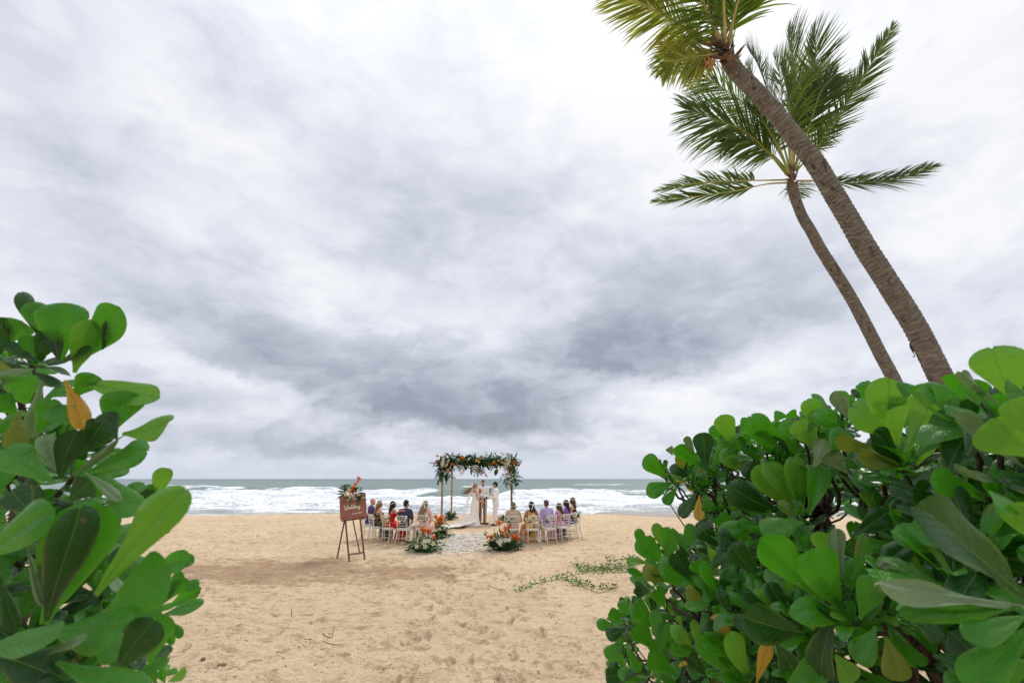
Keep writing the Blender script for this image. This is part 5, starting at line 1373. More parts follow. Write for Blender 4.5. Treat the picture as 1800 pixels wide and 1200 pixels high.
# --- bride, facing right and slightly away from the camera
g = on_ground(834, 924.5); J = pose_stand(.985, -.05, .05)
J['chest'] += V3(0, .01, 0); J['elR'] = V3(.22, .06, 1.13); J['wrR'] = V3(.05, .25, .97); J['hdR'] = V3(-.1, 1, -.15); J['pnR'] = V3(-1, 0, 0)
J['elL'] = V3(-.22, .06, 1.13); J['wrL'] = V3(-.03, .26, .96); J['hdL'] = V3(.1, 1, -.15); J['pnL'] = V3(1, 0, 0)
br_ = R(-72)
t = make_person('bride in a strapless ivory lace gown with long hair blowing to the left', g, br_, J, True, SK_P)
rings = []; n = 28
inv = Matrix.Rotation(-br_, 3, 'Z'); trail = inv @ V3(-1, -.62, 0).normalized()
for z, rx, ry, fl in [(1.34, .150, .125, 0), (1.30, .160, .140, 0), (1.20, .140, .118, 0), (1.10, .130, .112, 0), (.98, .170, .150, 0), (.86, .185, .165, 0), (.70, .175, .155, .1), (.50, .17, .15, .25), (.32, .19, .18, .5), (.16, .22, .21, .8), (.02, .26, .26, 1.0)]:
    ring = []
    for k in range(n):
        a = 2 * math.pi * k / n; f = 1 + fl * .07 * math.sin(a * 7 + z * 3); v = V3(math.cos(a) * rx * f, math.sin(a) * ry * f, z)
        k2 = max(0, V3(v.x, v.y, 0).normalized().dot(trail)); v += trail * (k2 ** 1.6) * fl * .34; ring.append(v)
    rings.append(ring)
m_ = MB(); m_.loft(rings, cap=False); m_.build('gown', FB_LACE, t)
# train on the sand
m_ = MB(); rows = []
side = trail.cross(V3(0, 0, 1))
for i in range(15):
    u = i / 14; row = []
    for j in range(11):
        v = j / 10 - .5; w = .50 + .26 * math.sin(math.pi * min(1, u * 1.1)) - .42 * max(0, u - .72) * 3.0 * .8
        p_ = trail * (.05 + 1.62 * u) + side * v * w
        wz = g + Matrix.Rotation(br_, 3, 'Z') @ p_; gz = ground_z(wz.x, wz.y) - g.z
        p_.z = gz + .03 + .40 * (1 - u) ** 3.2 * (1 - abs(v) * 1.2) + .022 * (1 + math.sin(j * 2.3 + u * 5)) + .012 * math.sin(u * 22 + j); row.append(p_)
    rows.append(row)
vs = [q_ for r_ in rows for q_ in r_]; fs = [(i * 11 + j, i * 11 + j + 1, (i + 1) * 11 + j + 1, (i + 1) * 11 + j) for i in range(14) for j in range(10)]
m_.add(vs, fs); m_.build('train', FB_LACE, t)
_LK = [(-.07, -.16, .36, .16), (-.04, -.12, .40, .10), (0, -.15, .34, .20), (.04, -.20, .30, .14), (.02, -.08, .32, .02), (-.05, -.22, .26, .18), (.06, -.13, .38, .17), (-.02, -.18, .42, .19)]
garment(t, 'hair', [('e', J['head'] + V3(0, -.022, .038), (.086, .098, .098))] + [(J['head'] + V3(x, -.06, .0), .045, J['head'] + V3(x, -.16, -.17) + inv @ V3(-.07, 0, 0), .042) for x in (-.04, 0, .04)]
        + [(J['head'] + V3(x, -.15, z0) + inv @ V3(-.05, 0, 0), .030, J['head'] + V3(x * 1.3, -.20, z0 - dz_ * .5) + inv @ V3(-ln * .55, 0, 0), .022) for x, z0, ln, dz_ in _LK]
        + [(J['head'] + V3(x * 1.3, -.20, z0 - dz_ * .5) + inv @ V3(-ln * .55, 0, 0), .022, J['head'] + V3(x * 1.5, -.22, z0 - dz_ * .75) + inv @ V3(-ln, 0, 0), .008) for x, z0, ln, dz_ in _LK], HR_BLD, .010)
headband(t, J['head'], J['rot'], 9, seed=12, tails=False)
def sheer(name, c, fac):
    m2 = bpy.data.materials.new(name); m2.use_nodes = True; m2.node_tree.nodes.clear(); N = NT(m2.node_tree)
    d_ = N.node('ShaderNodeBsdfDiffuse'); d_.inputs[0].default_value = (*c, 1); tl = N.node('ShaderNodeBsdfTranslucent'); tl.inputs[0].default_value = (*c, 1); tp = N.node('ShaderNodeBsdfTransparent')
    a_ = N.node('ShaderNodeMixShader'); a_.inputs[0].default_value = .4; N.l.new(d_.outputs[0], a_.inputs[1]); N.l.new(tl.outputs[0], a_.inputs[2])
    b_ = N.node('ShaderNodeMixShader'); b_.inputs[0].default_value = fac; N.l.new(tp.outputs[0], b_.inputs[1]); N.l.new(a_.outputs[0], b_.inputs[2])
    o_ = N.node('ShaderNodeOutputMaterial'); N.l.new(b_.outputs[0], o_.inputs[0]); return m2
M_VEIL = sheer('sheer_veil', (.85, .83, .78), .55)
rows = []; hd = J['head']
for i in range(20):
    u = i / 19; row = []
    for j in range(9):
        v = j / 8 - .5; w = .13 + .42 * u ** .8
        p_ = V3(0, -.09, .08) * (1 - u) + hd * 1.0; p_ = hd + V3(0, -.10 - .06 * math.sin(u * 3), .05) + side * v * w
        p_ += trail * (.05 + .52 * u ** 1.7); p_.z = (hd.z + .05) * (1 - u) ** 1.02 + .06 + .0 * v; p_ += trail * .03 * math.sin(j * 1.9 + u * 3) ; row.append(p_)
    rows.append(row)
m_ = MB(); m_.add([q_ for r_ in rows for q_ in r_], [(i * 9 + j, i * 9 + j + 1, (i + 1) * 9 + j + 1, (i + 1) * 9 + j) for i in range(19) for j in range(8)]); m_.build('veil', M_VEIL, t)

bpy.data.scenes.remove(_TMP)
# ================================================================== BEACH SHRUBS
LEAF_T = [0, .08, .17, .28, .39, .50, .61, .71, .80, .88, .94, .98, 1.0]
LEAF_W = [.028, .040, .064, .102, .140, .176, .208, .228, .230, .206, .158, .096, .020]
def leaf_mesh(name, seed, wscale=1.0, bend=.0, cup=.25, wave=.03, curl=0.0, notch=0.0, twist=0.0, tipc=0.0):
    r_ = random.Random(seed); us = [-1, -.82, -.5, -.2, 0, .2, .5, .82, 1]
    vs = []; fs = []; uvs = []
    ph = r_.uniform(0, 6); asym = r_.uniform(-.08, .08); sb = r_.uniform(-.05, .05)
    for j, t in enumerate(LEAF_T):
        w = LEAF_W[j] * wscale
        for u in us:
            x = u * w * (1 + asym * u) + sb * math.sin(math.pi * t)
            y = t - notch * max(0, (t - .9)) * (1 - abs(u)) * 3
            z = bend * t * t + cup * w * (abs(u) ** 1.25) - tipc * max(0, t - .72) ** 2 * 4 + wave * math.sin(t * 9 + ph + (1.8 if u > 0 else 0)) * u * u * min(1, t * 2)
            z -= curl * max(0, abs(u) - .6) * w * 2
            z += r_.uniform(-.003, .003)
            a = twist * t
            x, z = x * math.cos(a) - z * math.sin(a), x * math.sin(a) + z * math.cos(a)
            y -= abs(bend) * .25 * t * t * t
            vs.append((x, y, z)); uvs.append((u * w * 2.0 + .5, t))
    n = len(us)
    for j in range(len(LEAF_T) - 1):
        for i in range(n - 1):
            a = j * n + i; fs.append((a, a + 1, a + n + 1, a + n))
    me = mesh_np(name, vs, fs)
    uv = me.uv_layers.new(name='UVMap')
    for l in me.loops: uv.data[l.index].uv = uvs[l.vertex_index]
    me.polygons.foreach_set('use_smooth', np.ones(len(me.polygons), bool))
    return me

def leaf_material(name, top1, top2, under, trc, rough=.26, trans=.36, spots=0.0):
    m_ = bpy.data.materials.new(name); m_.use_nodes = True; m_.node_tree.nodes.clear()
    N = NT(m_.node_tree)
    uv = N.node('ShaderNodeUVMap').outputs[0]
    u, v, _ = N.xyz(uv)
    ax = N.m('ABSOLUTE', N.m('SUBTRACT', u, .5))
    oi = N.node('ShaderNodeObjectInfo').outputs['Random']
    oc = N.node('ShaderNodeTexCoord').outputs['Object']
    off = N.vm('ADD', oc, N.cxyz(N.m('MULTIPLY', oi, 31.0), N.m('MULTIPLY', oi, 17.0), 0.0))
    n1 = N.noise(off, 2.6, 4, .6); n2 = N.noise(off, 22, 4, .65)
    mid = N.mapr(ax, .004, .020, 1, 0, smooth=True)
    ph = N.m('FRACT', N.m('MULTIPLY', N.m('SUBTRACT', v, N.m('MULTIPLY', ax, .95)), 10.0))
    side = N.mapr(N.m('ABSOLUTE', N.m('SUBTRACT', ph, .5)), .0, .07, 1, 0, smooth=True)
    side = N.m('MULTIPLY', side, N.mapr(ax, .02, .22, 1, .25))
    col = N.mix(N.mapr(oi, 0, 1), top1, top2)
    col = N.mix(N.mapr(n1, .3, .7, 0, .55), col, tuple(c * .62 for c in top1))
    col = N.mix(N.m('MULTIPLY', n2, .22), col, tuple(min(1, c * 1.6) for c in top2))
    col = N.mix(N.m('MULTIPLY', mid, .70), col, (.20, .36, .08))
    col = N.mix(N.m('MULTIPLY', side, .26), col, (.15, .34, .05))
    # faint yellow rim and a few insect specks
    rim = N.mapr(N.m('DIVIDE', ax, N.m('ADD', N.m('MULTIPLY', v, .42), .03)), .98, 1.12, 0, .28)
    col = N.mix(rim, col, (.22, .30, .04))
    sp = N.mapr(N.noise(off, 9.0, 2, .4), .70 - spots, .74 - spots, 0, .6)
    col = N.mix(sp, col, (.16, .12, .03))
    geo = N.node('ShaderNodeNewGeometry').outputs['Backfacing']
    cb = N.mix(N.m('MULTIPLY', mid, .6), under, (.26, .42, .16))
    cb = N.mix(N.m('MULTIPLY', side, .30), cb, (.20, .36, .10))
    cb = N.mix(N.mapr(n1, .3, .75, 0, .5), cb, tuple(c * .7 for c in under))
    base = N.mix(geo, col, cb)
    p = N.node('ShaderNodeBsdfPrincipled')
    N.put(p.inputs['Base Color'], base)
    N.put(p.inputs['Roughness'], N.m('ADD', N.mapr(geo, 0, 1, rough, .62), N.m('MULTIPLY', N.m('SUBTRACT', n2, .5), .3)))
    p.inputs['Specular IOR Level'].default_value = .5; p.inputs['Coat Weight'].default_value = .08; p.inputs['Coat Roughness'].default_value = .14
    h = N.m('ADD', N.m('ADD', N.m('MULTIPLY', mid, -.9), N.m('MULTIPLY', side, -.28)), N.m('MULTIPLY', n2, .35))
    lowf = N.noise(off, 5.0, 2, .5)
    N.put(p.inputs['Normal'], N.bump(h, .55, .013, N.bump(lowf, .3, .022)))
    tr = N.node('ShaderNodeBsdfTranslucent')
    tcol = N.mix(N.mapr(oi, 0, 1, 0, .5), trc, tuple(c * .6 for c in trc))
    tcol = N.mix(N.m('MULTIPLY', mid, .5), tcol, tuple(c * .5 for c in trc))
    N.put(tr.inputs[0], tcol)
    ms = N.node('ShaderNodeMixShader'); ms.inputs[0].default_value = trans
    N.l.new(p.outputs[0], ms.inputs[1]); N.l.new(tr.outputs[0], ms.inputs[2])
    o_ = N.node('ShaderNodeOutputMaterial'); N.l.new(ms.outputs[0], o_.inputs[0])
    return m_
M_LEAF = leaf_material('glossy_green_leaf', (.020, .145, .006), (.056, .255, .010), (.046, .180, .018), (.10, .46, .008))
M_DEEP = leaf_material('deep_green_shade_leaf', (.007, .054, .006), (.014, .088, .008), (.020, .070, .014), (.03, .13, .008), rough=.22, trans=.30)  # deep green leaves; the dark tone also paints the shade inside the shrubs
M_LIGHT = leaf_material('fresh_green_leaf', (.062, .260, .012), (.110, .335, .020), (.090, .280, .026), (.26, .56, .035), rough=.32)
M_PALE = leaf_material('pale_leaf_underside', (.16, .27, .12), (.20, .31, .15), (.24, .34, .18), (.15, .30, .06), rough=.38, trans=.2)
M_OLIVE = leaf_material('olive_ageing_leaf', (.13, .20, .015), (.19, .24, .02), (.16, .20, .03), (.26, .32, .02), rough=.45, spots=.06)
M_YELLOW = leaf_material('yellow_ageing_leaf', (.55, .33, .02), (.60, .28, .03), (.50, .32, .05), (.7, .42, .03), rough=.5, spots=.10)
M_BARK = material('shrub_bark', (.065, .045, .030), .85, .2, 18, .6, 70, .004, rnd=.2)
VARIANTS = []
for k in range(14):
    r_ = random.Random(100 + k)
    VARIANTS.append(dict(tipc=r_.choice([0, .1, .35, .8]), wscale=r_.uniform(.74, .94), bend=r_.uniform(-.26, .20), cup=r_.uniform(.10, .75), wave=r_.uniform(.012, .050),
                         curl=r_.uniform(0, .8), notch=r_.choice([0, 0, .1, .2]), twist=r_.uniform(-.45, .45)))
VARIANTS += [dict(wscale=.9, bend=-.30, cup=.5, wave=.03, curl=.4, twist=.6), dict(wscale=.9, bend=-.38, cup=.2, wave=.05, curl=.5, twist=-.7)]
for k in range(7): VARIANTS[k].update(bend=VARIANTS[k]['bend'] * .35, tipc=min(.2, VARIANTS[k]['tipc']), twist=VARIANTS[k]['twist'] * .6, cup=.15 + VARIANTS[k]['cup'] * .5)
LEAVES = {}
def leaf_me(var, mt):
    key = (var, mt.name)
    if key not in LEAVES:
        me_ = leaf_mesh('leaf', 500 + var, **VARIANTS[var]); me_.materials.append(mt); LEAVES[key] = me_
    return LEAVES[key]

class Shrub:
    def __init__(self, name, label, base, group=None, cat='shrub'):
        self.root = thing(name, label, cat, base, 0, group); self.leaves = []; self.tips = []; self.branches = 0
    def add_leaf(self, M, var, mt, L): self.leaves.append((M, var, mt, L))
    def leaf(self, base, tip, facing, width, var=None, mt=None, roll=0.0, flip=False):
        """a leaf from base to tip whose face looks towards the point facing"""
        base = Vector(base); tip = Vector(tip); y = tip - base; L = y.length; y.normalize()
        n = (Vector(facing) - (base + tip) / 2); n -= y * n.dot(y); n.normalize()
        if roll: n = Quaternion(y, R(roll)) @ n
        if flip: n = -n
        x = y.cross(n)
        v = rng.randrange(14) if var is None else var
        ws = width / (.46 * VARIANTS[v]['wscale'])
        M = Matrix((( *(x * ws)[:], 0), (*(y * L)[:], 0), (*(n * L)[:], 0), (0, 0, 0, 1))).transposed()
        M.translation = base
        self.add_leaf(M, v, mt or M_LEAF, L)
    def rosette(self, c, axis, n, L, mats, inner=12, outer=82, tip=True, dark=.18):
        c = Vector(c); axis = Vector(axis).normalized(); e1 = axis.orthogonal().normalized(); e2 = axis.cross(e1)
        a0 = rng.uniform(0, 6.28)
        for k in range(n):
            f = (k + .5) / n; a = a0 + k * 2.39996 + rng.uniform(-.2, .2)
            inc = R(inner + (outer - inner) * f ** .8 + rng.uniform(-8, 8))
            rad = e1 * math.cos(a) + e2 * math.sin(a)
            y = axis * math.cos(inc) + rad * math.sin(inc)
            zn = axis * math.sin(inc) - rad * math.cos(inc)
            zn = Quaternion(y, rng.uniform(-.35, .35)) @ zn
            x = y.cross(zn)
            l = L * (.45 + .6 * min(1, f * 1.6)) * rng.uniform(.85, 1.12)
            M = Matrix(((*(x * l)[:], 0), (*(y * l)[:], 0), (*(zn * l)[:], 0), (0, 0, 0, 1))).transposed()
            M.translation = c - axis * (f * L * .30) + rad * L * .02
            r2 = rng.random()
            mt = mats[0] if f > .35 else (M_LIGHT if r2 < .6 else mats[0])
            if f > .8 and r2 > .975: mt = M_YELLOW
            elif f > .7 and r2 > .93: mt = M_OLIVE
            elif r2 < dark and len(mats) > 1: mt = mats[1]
            self.add_leaf(M, rng.randrange(16), mt, l)
        if tip: self.tips.append((c - axis * L * .05, axis))
    def branch(self, p, axis, hub, r0=.0045, r1=.008):
        p = Vector(p); hub = Vector(hub); axis = Vector(axis).normalized()
        L = (hub - p).length
        pts = []
        for i in range(9):
            t = i / 8
            q = p * (1 - t) ** 2 + (p - axis * L * .45 + Vector((rng.uniform(-.03, .03), rng.uniform(-.03, .03), 0))) * 2 * t * (1 - t) + hub * t * t
            pts.append(q)
        b = MB(); b.tube(pts, [r0 + (r1 - r0) * (i / 8) for i in range(9)], 6)
        b.build('branch', M_BARK, self.root_world()); self.branches += 1
    def root_world(self): return self.root
    def finish(self, hubs, limit=290, every=1):
        for k, (p, ax) in enumerate(self.tips):
            if k % every: continue
            h = min(hubs, key=lambda q: (Vector(q) - p).length)
            self.branch(p, ax, h)
        inv = Matrix.Translation(-self.root.location)
        def size(e):
            q = e[0].translation - CO; d = q.dot(CF)
            if d < .1: return 0
            px_ = 900 + F_PX * q.dot(CR) / d; py_ = 600 - F_PX * q.dot(CU) / d
            vis = 1 if (-120 < px_ < 1920 and 400 < py_ < 1320) else .05
            return vis * e[3] / d
        self.leaves.sort(key=size, reverse=True)
        for M, v, mt, L in self.leaves[:limit]:
            o = bpy.data.objects.new('leaf', leaf_me(v, mt)); COL.objects.link(o); o.parent = self.root
            o.matrix_basis = inv @ M
            if mt is M_YELLOW: o['label'] = 'yellow ageing leaf'
        rest = self.leaves[limit:]
        if rest:
            VV = []; FF = []; UV = []; MI = []; names = []; base = 0
            for M, v, mt, L in rest:
                me_ = leaf_me(v, mt); nv = len(me_.vertices)
                co = np.empty(nv * 3); me_.vertices.foreach_get('co', co); co = co.reshape(-1, 3)
                A = np.array(inv @ M); VV.append(co @ A[:3, :3].T + A[:3, 3])
                fi = np.empty(len(me_.loops), np.int32); me_.loops.foreach_get('vertex_index', fi); FF.append(fi + base)
                uv_ = np.empty(len(me_.loops) * 2); me_.uv_layers[0].data.foreach_get('uv', uv_); UV.append(uv_)
                if mt.name not in names: names.append(mt.name)
                MI.append(np.full(len(me_.polygons), names.index(mt.name), np.int32)); base += nv
            me_ = bpy.data.meshes.new('inner_leaves'); VV = np.concatenate(VV); FF = np.concatenate(FF)
            me_.vertices.add(len(VV)); me_.vertices.foreach_set('co', VV.reshape(-1).astype(np.float32))
            me_.loops.add(len(FF)); me_.loops.foreach_set('vertex_index', FF)
            me_.polygons.add(len(FF) // 4); me_.polygons.foreach_set('loop_start', np.arange(0, len(FF), 4, dtype=np.int32))
            me_.update(calc_edges=True)
            me_.uv_layers.new(name='UVMap'); me_.uv_layers[0].data.foreach_set('uv', np.concatenate(UV).astype(np.float32))
            me_.polygons.foreach_set('material_index', np.concatenate(MI))
            for nm in names: me_.materials.append(bpy.data.materials[nm])
            tag(link_mesh('inner_leaves', me_, self.root), kind='stuff')

# the stems and branches are built in world space and parented at the shrub's foot
_old_branch = Shrub.branch
def _branch(self, p, axis, hub, r0=.0045, r1=.008):
    o = self.root.location
    return _old_branch(self, Vector(p) - o, axis, Vector(hub) - o, r0, r1)
Shrub.branch = _branch
def stem(shrub, pts, r0, r1):
    o = shrub.root.location; n = len(pts)
    b = MB(); b.tube([Vector(p) - o for p in pts], [r0 + (r1 - r0) * i / (n - 1) for i in range(n)], 8)
    b.build('stem', M_BARK, shrub.root)
def interp(x, tab):
    return float(np.interp(x, [a for a, b in tab], [b for a, b in tab]))
def d_right(px, py):
    up = interp(px, [(1050, 2.6), (1150, 2.4), (1300, 1.95), (1450, 1.4), (1600, 1.08), (1700, .86), (1850, .68)])
    lo = interp(px, [(1050, 2.6), (1150, 2.05), (1250, 1.6), (1350, 1.2), (1500, .95), (1700, .70), (1850, .58)])
    t = min(1, max(0, (py - 860) / 160)); return up * (1 - t) + lo * t
MATS = {'g': M_LEAF, 'd': M_DEEP, 'l': M_LIGHT, 'p': M_PALE, 'o': M_OLIVE, 'y': M_YELLOW}
def hero(shrub, rows, dfun, back=0.0):
    for row in rows:
        bx, by, tx, ty, w, code = row[:6]; dep = row[6] if len(row) > 6 else dfun((bx + tx) / 2, (by + ty) / 2)
        roll = row[7] if len(row) > 7 else rng.uniform(-22, 22)
        L = math.hypot(tx - bx, ty - by) * dep / F_PX
        dd = rng.uniform(-.30, .12) * L
        b_ = at(bx, by, dep - dd * .5); t_ = at(tx, ty, dep + dd * .5)
        wd = w * dep / F_PX / max(.35, math.cos(R(roll)))
        # leaves that lean towards the viewer show their underside, those behind the shoot their face
        shrub.leaf(b_, t_, CO + Vector((0, 0, .35)), wd, rng.randrange(7) if dep < 1.0 else None, MATS[code[0]], roll, flip=(code[-1] == '-'))

# ---------- right: tall hedge-like shrubs growing from the lower right up to the palms
RB = Shrub('beach_shrub', 'tall glossy green shrub at the right edge, its big leaves nearest the camera', (1.35, 1.15, -.3), 'big-leaved beach shrubs')
RM = Shrub('beach_shrub', 'broad rounded green shrub right of centre whose top hides the feet of both palms', (1.9, 2.3, -.3), 'big-leaved beach shrubs')
RL = Shrub('beach_shrub', 'low green shrub spreading over the sand left of the tall right-hand shrubs', (1.15, 2.1, -.3), 'big-leaved beach shrubs')
H_RB = [
 (1790,707,1745,615,74,'l'), (1572,770,1507,710,60,'l'), (1579,780,1560,666,64,'l'), (1592,795,1655,670,52,'l-'), (1612,800,1684,722,55,'g-'),
 (1542,792,1462,775,30,'o'), (1590,817,1512,802,36,'o'), (1585,812,1535,757,44,'d'), (1760,715,1680,650,20,'p-'), (1825,805,1750,735,98,'l'),
 (1800,822,1684,724,30,'p-'), (1735,884,1640,835,52,'g'), (1780,852,1664,832,26,'p-'), (1806,1052,1626,884,96,'d',.60), (1812,1068,1548,1018,42,'p-',.62,8),
 (1795,1066,1586,1070,44,'g',.63), (1482,1075,1428,966,70,'g'), (1512,1088,1540,1012,44,'g'), (1505,1092,1405,1070,48,'g'), (1465,1085,1424,1192,54,'d'),
 (1557,1118,1580,1198,44,'o'), (1806,1080,1696,1118,46,'g',.6), (1815,1100,1700,1215,64,'g',.6), (1497,1018,1522,938,28,'g'), (1482,1018,1474,928,28,'p-'),
 (1525,1012,1568,975,22,'p-'), (1415,1112,1308,1084,62,'d'), (1442,1052,1330,940,62,'g'), (1460,1000,1440,930,40,'l'), (1478,1040,1412,960,44,'g'),
 (1315,1196,1230,1120,44,'g'), (1320,1198,1290,1120,38,'l'), (1330,1200,1352,1130,22,'y'), (1830,960,1790,880,60,'l',.66), (1850,790,1775,700,60,'l',.7),
 (1700,800,1740,735,50,'d'), (1660,840,1700,760,52,'d'), (1690,700,1672,655,34,'g'), (1720,712,1704,668,40,'g-'), (1800,690,1765,690,40,'g'),
 (1810,900,1742,882,50,'g',.66), (1600,1080,1660,1118,40,'d'), (1540,1100,1500,1160,46,'g'), (1640,1150,1700,1180,40,'d'), (1468,1150,1500,1200,44,'l'),
 (1365,1130,1398,1190,40,'d'), (1385,1200,1452,1170,42,'g'), (1570,905,1630,955,40,'d'), (1620,930,1560,985,40,'d'), (1500,940,1560,900,36,'d'),
 (1655,890,1600,850,44,'d'), (1760,1150,1800,1190,60,'g'),
]
H_RM = [
 (1437,790,1405,738,46,'l'), (1500,742,1469,687,28,'p-'), (1400,902,1402,815,42,'g-'), (1422,905,1448,810,38,'g'), (1490,832,1448,792,34,'p-'),
 (1290,785,1265,728,36,'l'), (1250,822,1286,768,33,'g'), (1315,830,1270,793,32,'l'), (1367,800,1324,735,44,'g'), (1395,897,1328,820,42,'l'),
 (1397,895,1358,812,40,'l'), (1412,905,1396,808,36,'l'), (1375,900,1288,858,50,'d'), (1345,912,1270,932,34,'g'), (1412,917,1340,942,50,'g'),
 (1241,825,1238,759,34,'d-'), (1235,822,1185,785,27,'g'), (1222,800,1202,764,14,'p-'), (1176,841,1134,802,31,'g'), (1182,849,1140,866,28,'g'),
 (1190,855,1167,886,18,'g'), (1225,865,1193,906,24,'d'), (1229,870,1229,917,19,'y'), (1240,868,1246,900,24,'g'), (1216,842,1180,820,22,'d'),
 (1182,800,1174,784,14,'p-'), (1200,830,1196,800,20,'o'), (1262,830,1302,812,20,'d'), (1336,762,1342,742,28,'p-'), (1388,780,1352,741,26,'g-'),
 (1420,760,1436,708,32,'g'), (1452,752,1420,705,34,'l'), (1475,770,1440,722,36,'g'), (1520,700,1524,676,28,'g'), (1545,706,1538,672,22,'g'),
 (1400,800,1382,745,32,'g'), (1430,820,1450,772,34,'p-'), (1462,800,1490,752,36,'g'), (1350,850,1310,820,34,'d'), (1300,760,1316,735,22,'g'),
 (1275,775,1250,750,20,'g'), (1270,800,1310,770,24,'g'), (1362,742,1375,724,20,'g'), (1400,735,1386,722,24,'g'),
 (1245,905,1230,935,24,'d'), (1262,960,1232,925,34,'d'), (1290,930,1262,905,30,'g'), (1590,700,1600,672,34,'g'), (1625,706,1618,674,30,'g'),
 (1650,710,1668,680,34,'g'), (1560,720,1585,690,30,'g-'), (1310,960,1262,940,36,'d'), (1330,1010,1290,960,40,'d'), (1250,1000,1286,960,34,'d'),
]
H_RL = [
 (1222,1032,1165,988,42,'g'), (1167,992,1127,950,38,'g'), (1172,985,1182,924,34,'g'), (1166,965,1153,922,20,'l'), (1200,970,1219,921,25,'g-'),
 (1138,968,1122,932,20,'g'), (1175,1022,1133,1000,27,'o'), (1140,990,1102,981,17,'l'), (1220,1025,1182,968,38,'d-'), (1140,1012,1104,1000,14,'g'),
 (1110,1096,1069,1076,22,'g'), (1086,1101,1050,1094,21,'g'), (1100,1102,1066,1116,25,'d'), (1150,1102,1118,1060,36,'g'), (1152,1142,1114,1094,38,'g'),
 (1190,1186,1134,1146,38,'g'), (1096,1122,1064,1156,26,'g'), (1098,1196,1128,1164,24,'d'), (1100,1080,1095,1056,22,'g'), (1222,1146,1186,1104,28,'l'),
 (1225,1132,1221,1090,16,'l'), (1200,1104,1192,1082,10,'l'), (1128,1050,1122,1032,20,'d'), (1120,1050,1128,1024,28,'d'), (1158,1150,1172,1092,32,'g'),
 (1160,1130,1150,1080,24,'g'), (1236,1150,1176,1140,24,'g'), (1110,1190,1062,1186,30,'d'), (1130,1196,1090,1180,24,'g'), (1245,1060,1208,1035,26,'o'),
 (1240,1015,1215,985,26,'g'), (1260,1040,1236,990,24,'g'), (1262,1012,1248,960,16,'l'), (1205,1068,1228,1040,22,'y'), (1282,1120,1240,1098,30,'d'),
 (1105,1140,1125,1180,20,'g'), (1170,1070,1150,1035,26,'g'), (1280,1075,1266,1040,22,'d'), (1242,1185,1205,1150,30,'d'), (1270,1180,1262,1155,24,'o'),
]
hero(RB, H_RB, d_right); hero(RM, H_RM, d_right); hero(RL, H_RL, d_right)
TOP = [(1120, 820), (1140, 806), (1200, 782), (1240, 768), (1270, 742), (1350, 742), (1420, 712), (1500, 700), (1560, 684), (1640, 694), (1700, 672), (1740, 650), (1800, 650), (2000, 640)]
def left_edge(py):
    return interp(py, [(780, 1165), (805, 1140), (870, 1150), (900, 1195), (918, 1225), (935, 1150), (1000, 1115), (1045, 1120), (1060, 1072), (1120, 1062), (1150, 1070), (1300, 1065)])
cnt = 0; tries = 0
while cnt < 430 and tries < 12000:
    tries += 1
    px = rng.uniform(1070, 2000); py = rng.uniform(670, 1290)
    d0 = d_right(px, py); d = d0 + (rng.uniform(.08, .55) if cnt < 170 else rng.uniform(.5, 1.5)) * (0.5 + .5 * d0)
    r_ = .12 / d * F_PX
    if py < interp(px, TOP) + r_ * .62 or px < left_edge(py) + r_ * .55: continue
    if 1440 < px < 1720 and py > 1085 and rng.random() < .7: continue
    sh = RL if (px < 1260 and py > 930) else (RB if (px > 1490 or py > 1010) else RM)
    c = at(px, py, d)
    ax = Vector((-.45 if px < 1300 else -.25, -.40, .95 if py < 950 else .70)) + Vector([rng.uniform(-.22, .22) for _ in range(3)])
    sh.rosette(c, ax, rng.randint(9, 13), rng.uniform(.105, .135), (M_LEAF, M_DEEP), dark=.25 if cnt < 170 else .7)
    cnt += 1
for px, py, L_ in [(1168, 812, .085), (1190, 835, .09), (1215, 812, .09), (1205, 800, .08), (1240, 800, .09), (1262, 770, .09), (1235, 845, .09), (1290, 770, .10), (1310, 758, .10), (1345, 762, .10), (1375, 752, .10), (1405, 745, .10), (1430, 735, .10), (1455, 728, .10), (1480, 712, .10), (1285, 800, .10), (1330, 790, .10), (1222, 880, .08), (1260, 880, .09), (1300, 860, .10), (1350, 850, .10), (1440, 760, .10), (1520, 695, .10), (1275, 905, .09), (1330, 900, .10)]:
    RM.rosette(at(px, py + 14, d_right(px, py) + .12), Vector((-.2, -.3, 1)) + Vector([rng.uniform(-.2, .2) for _ in range(3)]), 9, L_, (M_LEAF, M_DEEP), 6, 62)
for px, py, dk in [(1255, 835, .1), (1215, 845, .05), (1400, 905, .1), (1582, 815, .06), (1500, 1090, .05), (1310, 1195, .05), (1230, 1040, .1), (1170, 1000, .08),
                   (1115, 1100, .05), (1200, 1150, .08), (1450, 1050, .06), (1370, 805, .1), (1700, 740, .1)]:
    sh = RL if (px < 1260 and py > 930) else (RB if (px > 1490 or py > 1010) else RM)
    d = d_right(px, py) + dk
    sh.rosette(at(px, py, d), (-.3, -.35, .9), 8, .085, (M_LEAF, M_DEEP), 5, 60)
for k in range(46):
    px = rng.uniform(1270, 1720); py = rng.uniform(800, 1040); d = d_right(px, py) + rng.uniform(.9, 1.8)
    (RM if px < 1540 else RB).rosette(at(px, py, d), Vector((-.2, -.5, .8)) + Vector([rng.uniform(-.3, .3) for _ in range(3)]), 12, .14, (M_DEEP, M_LEAF), dark=.3, tip=False)  # dark back-fill leaves, interior shade put into their colour
hubs_b = [at(1700, 1060, 1.15), at(1560, 1010, 1.4), at(1850, 1000, 1.0), at(1480, 1180, 1.3), at(1380, 1150, 1.45)]
hubs_m = [at(1330, 960, 2.3), at(1450, 900, 2.0), at(1560, 880, 1.9), at(1275, 900, 2.5)]
hubs_l = [at(1230, 1090, 2.1), at(1180, 1130, 2.3), at(1290, 1060, 2.0)]
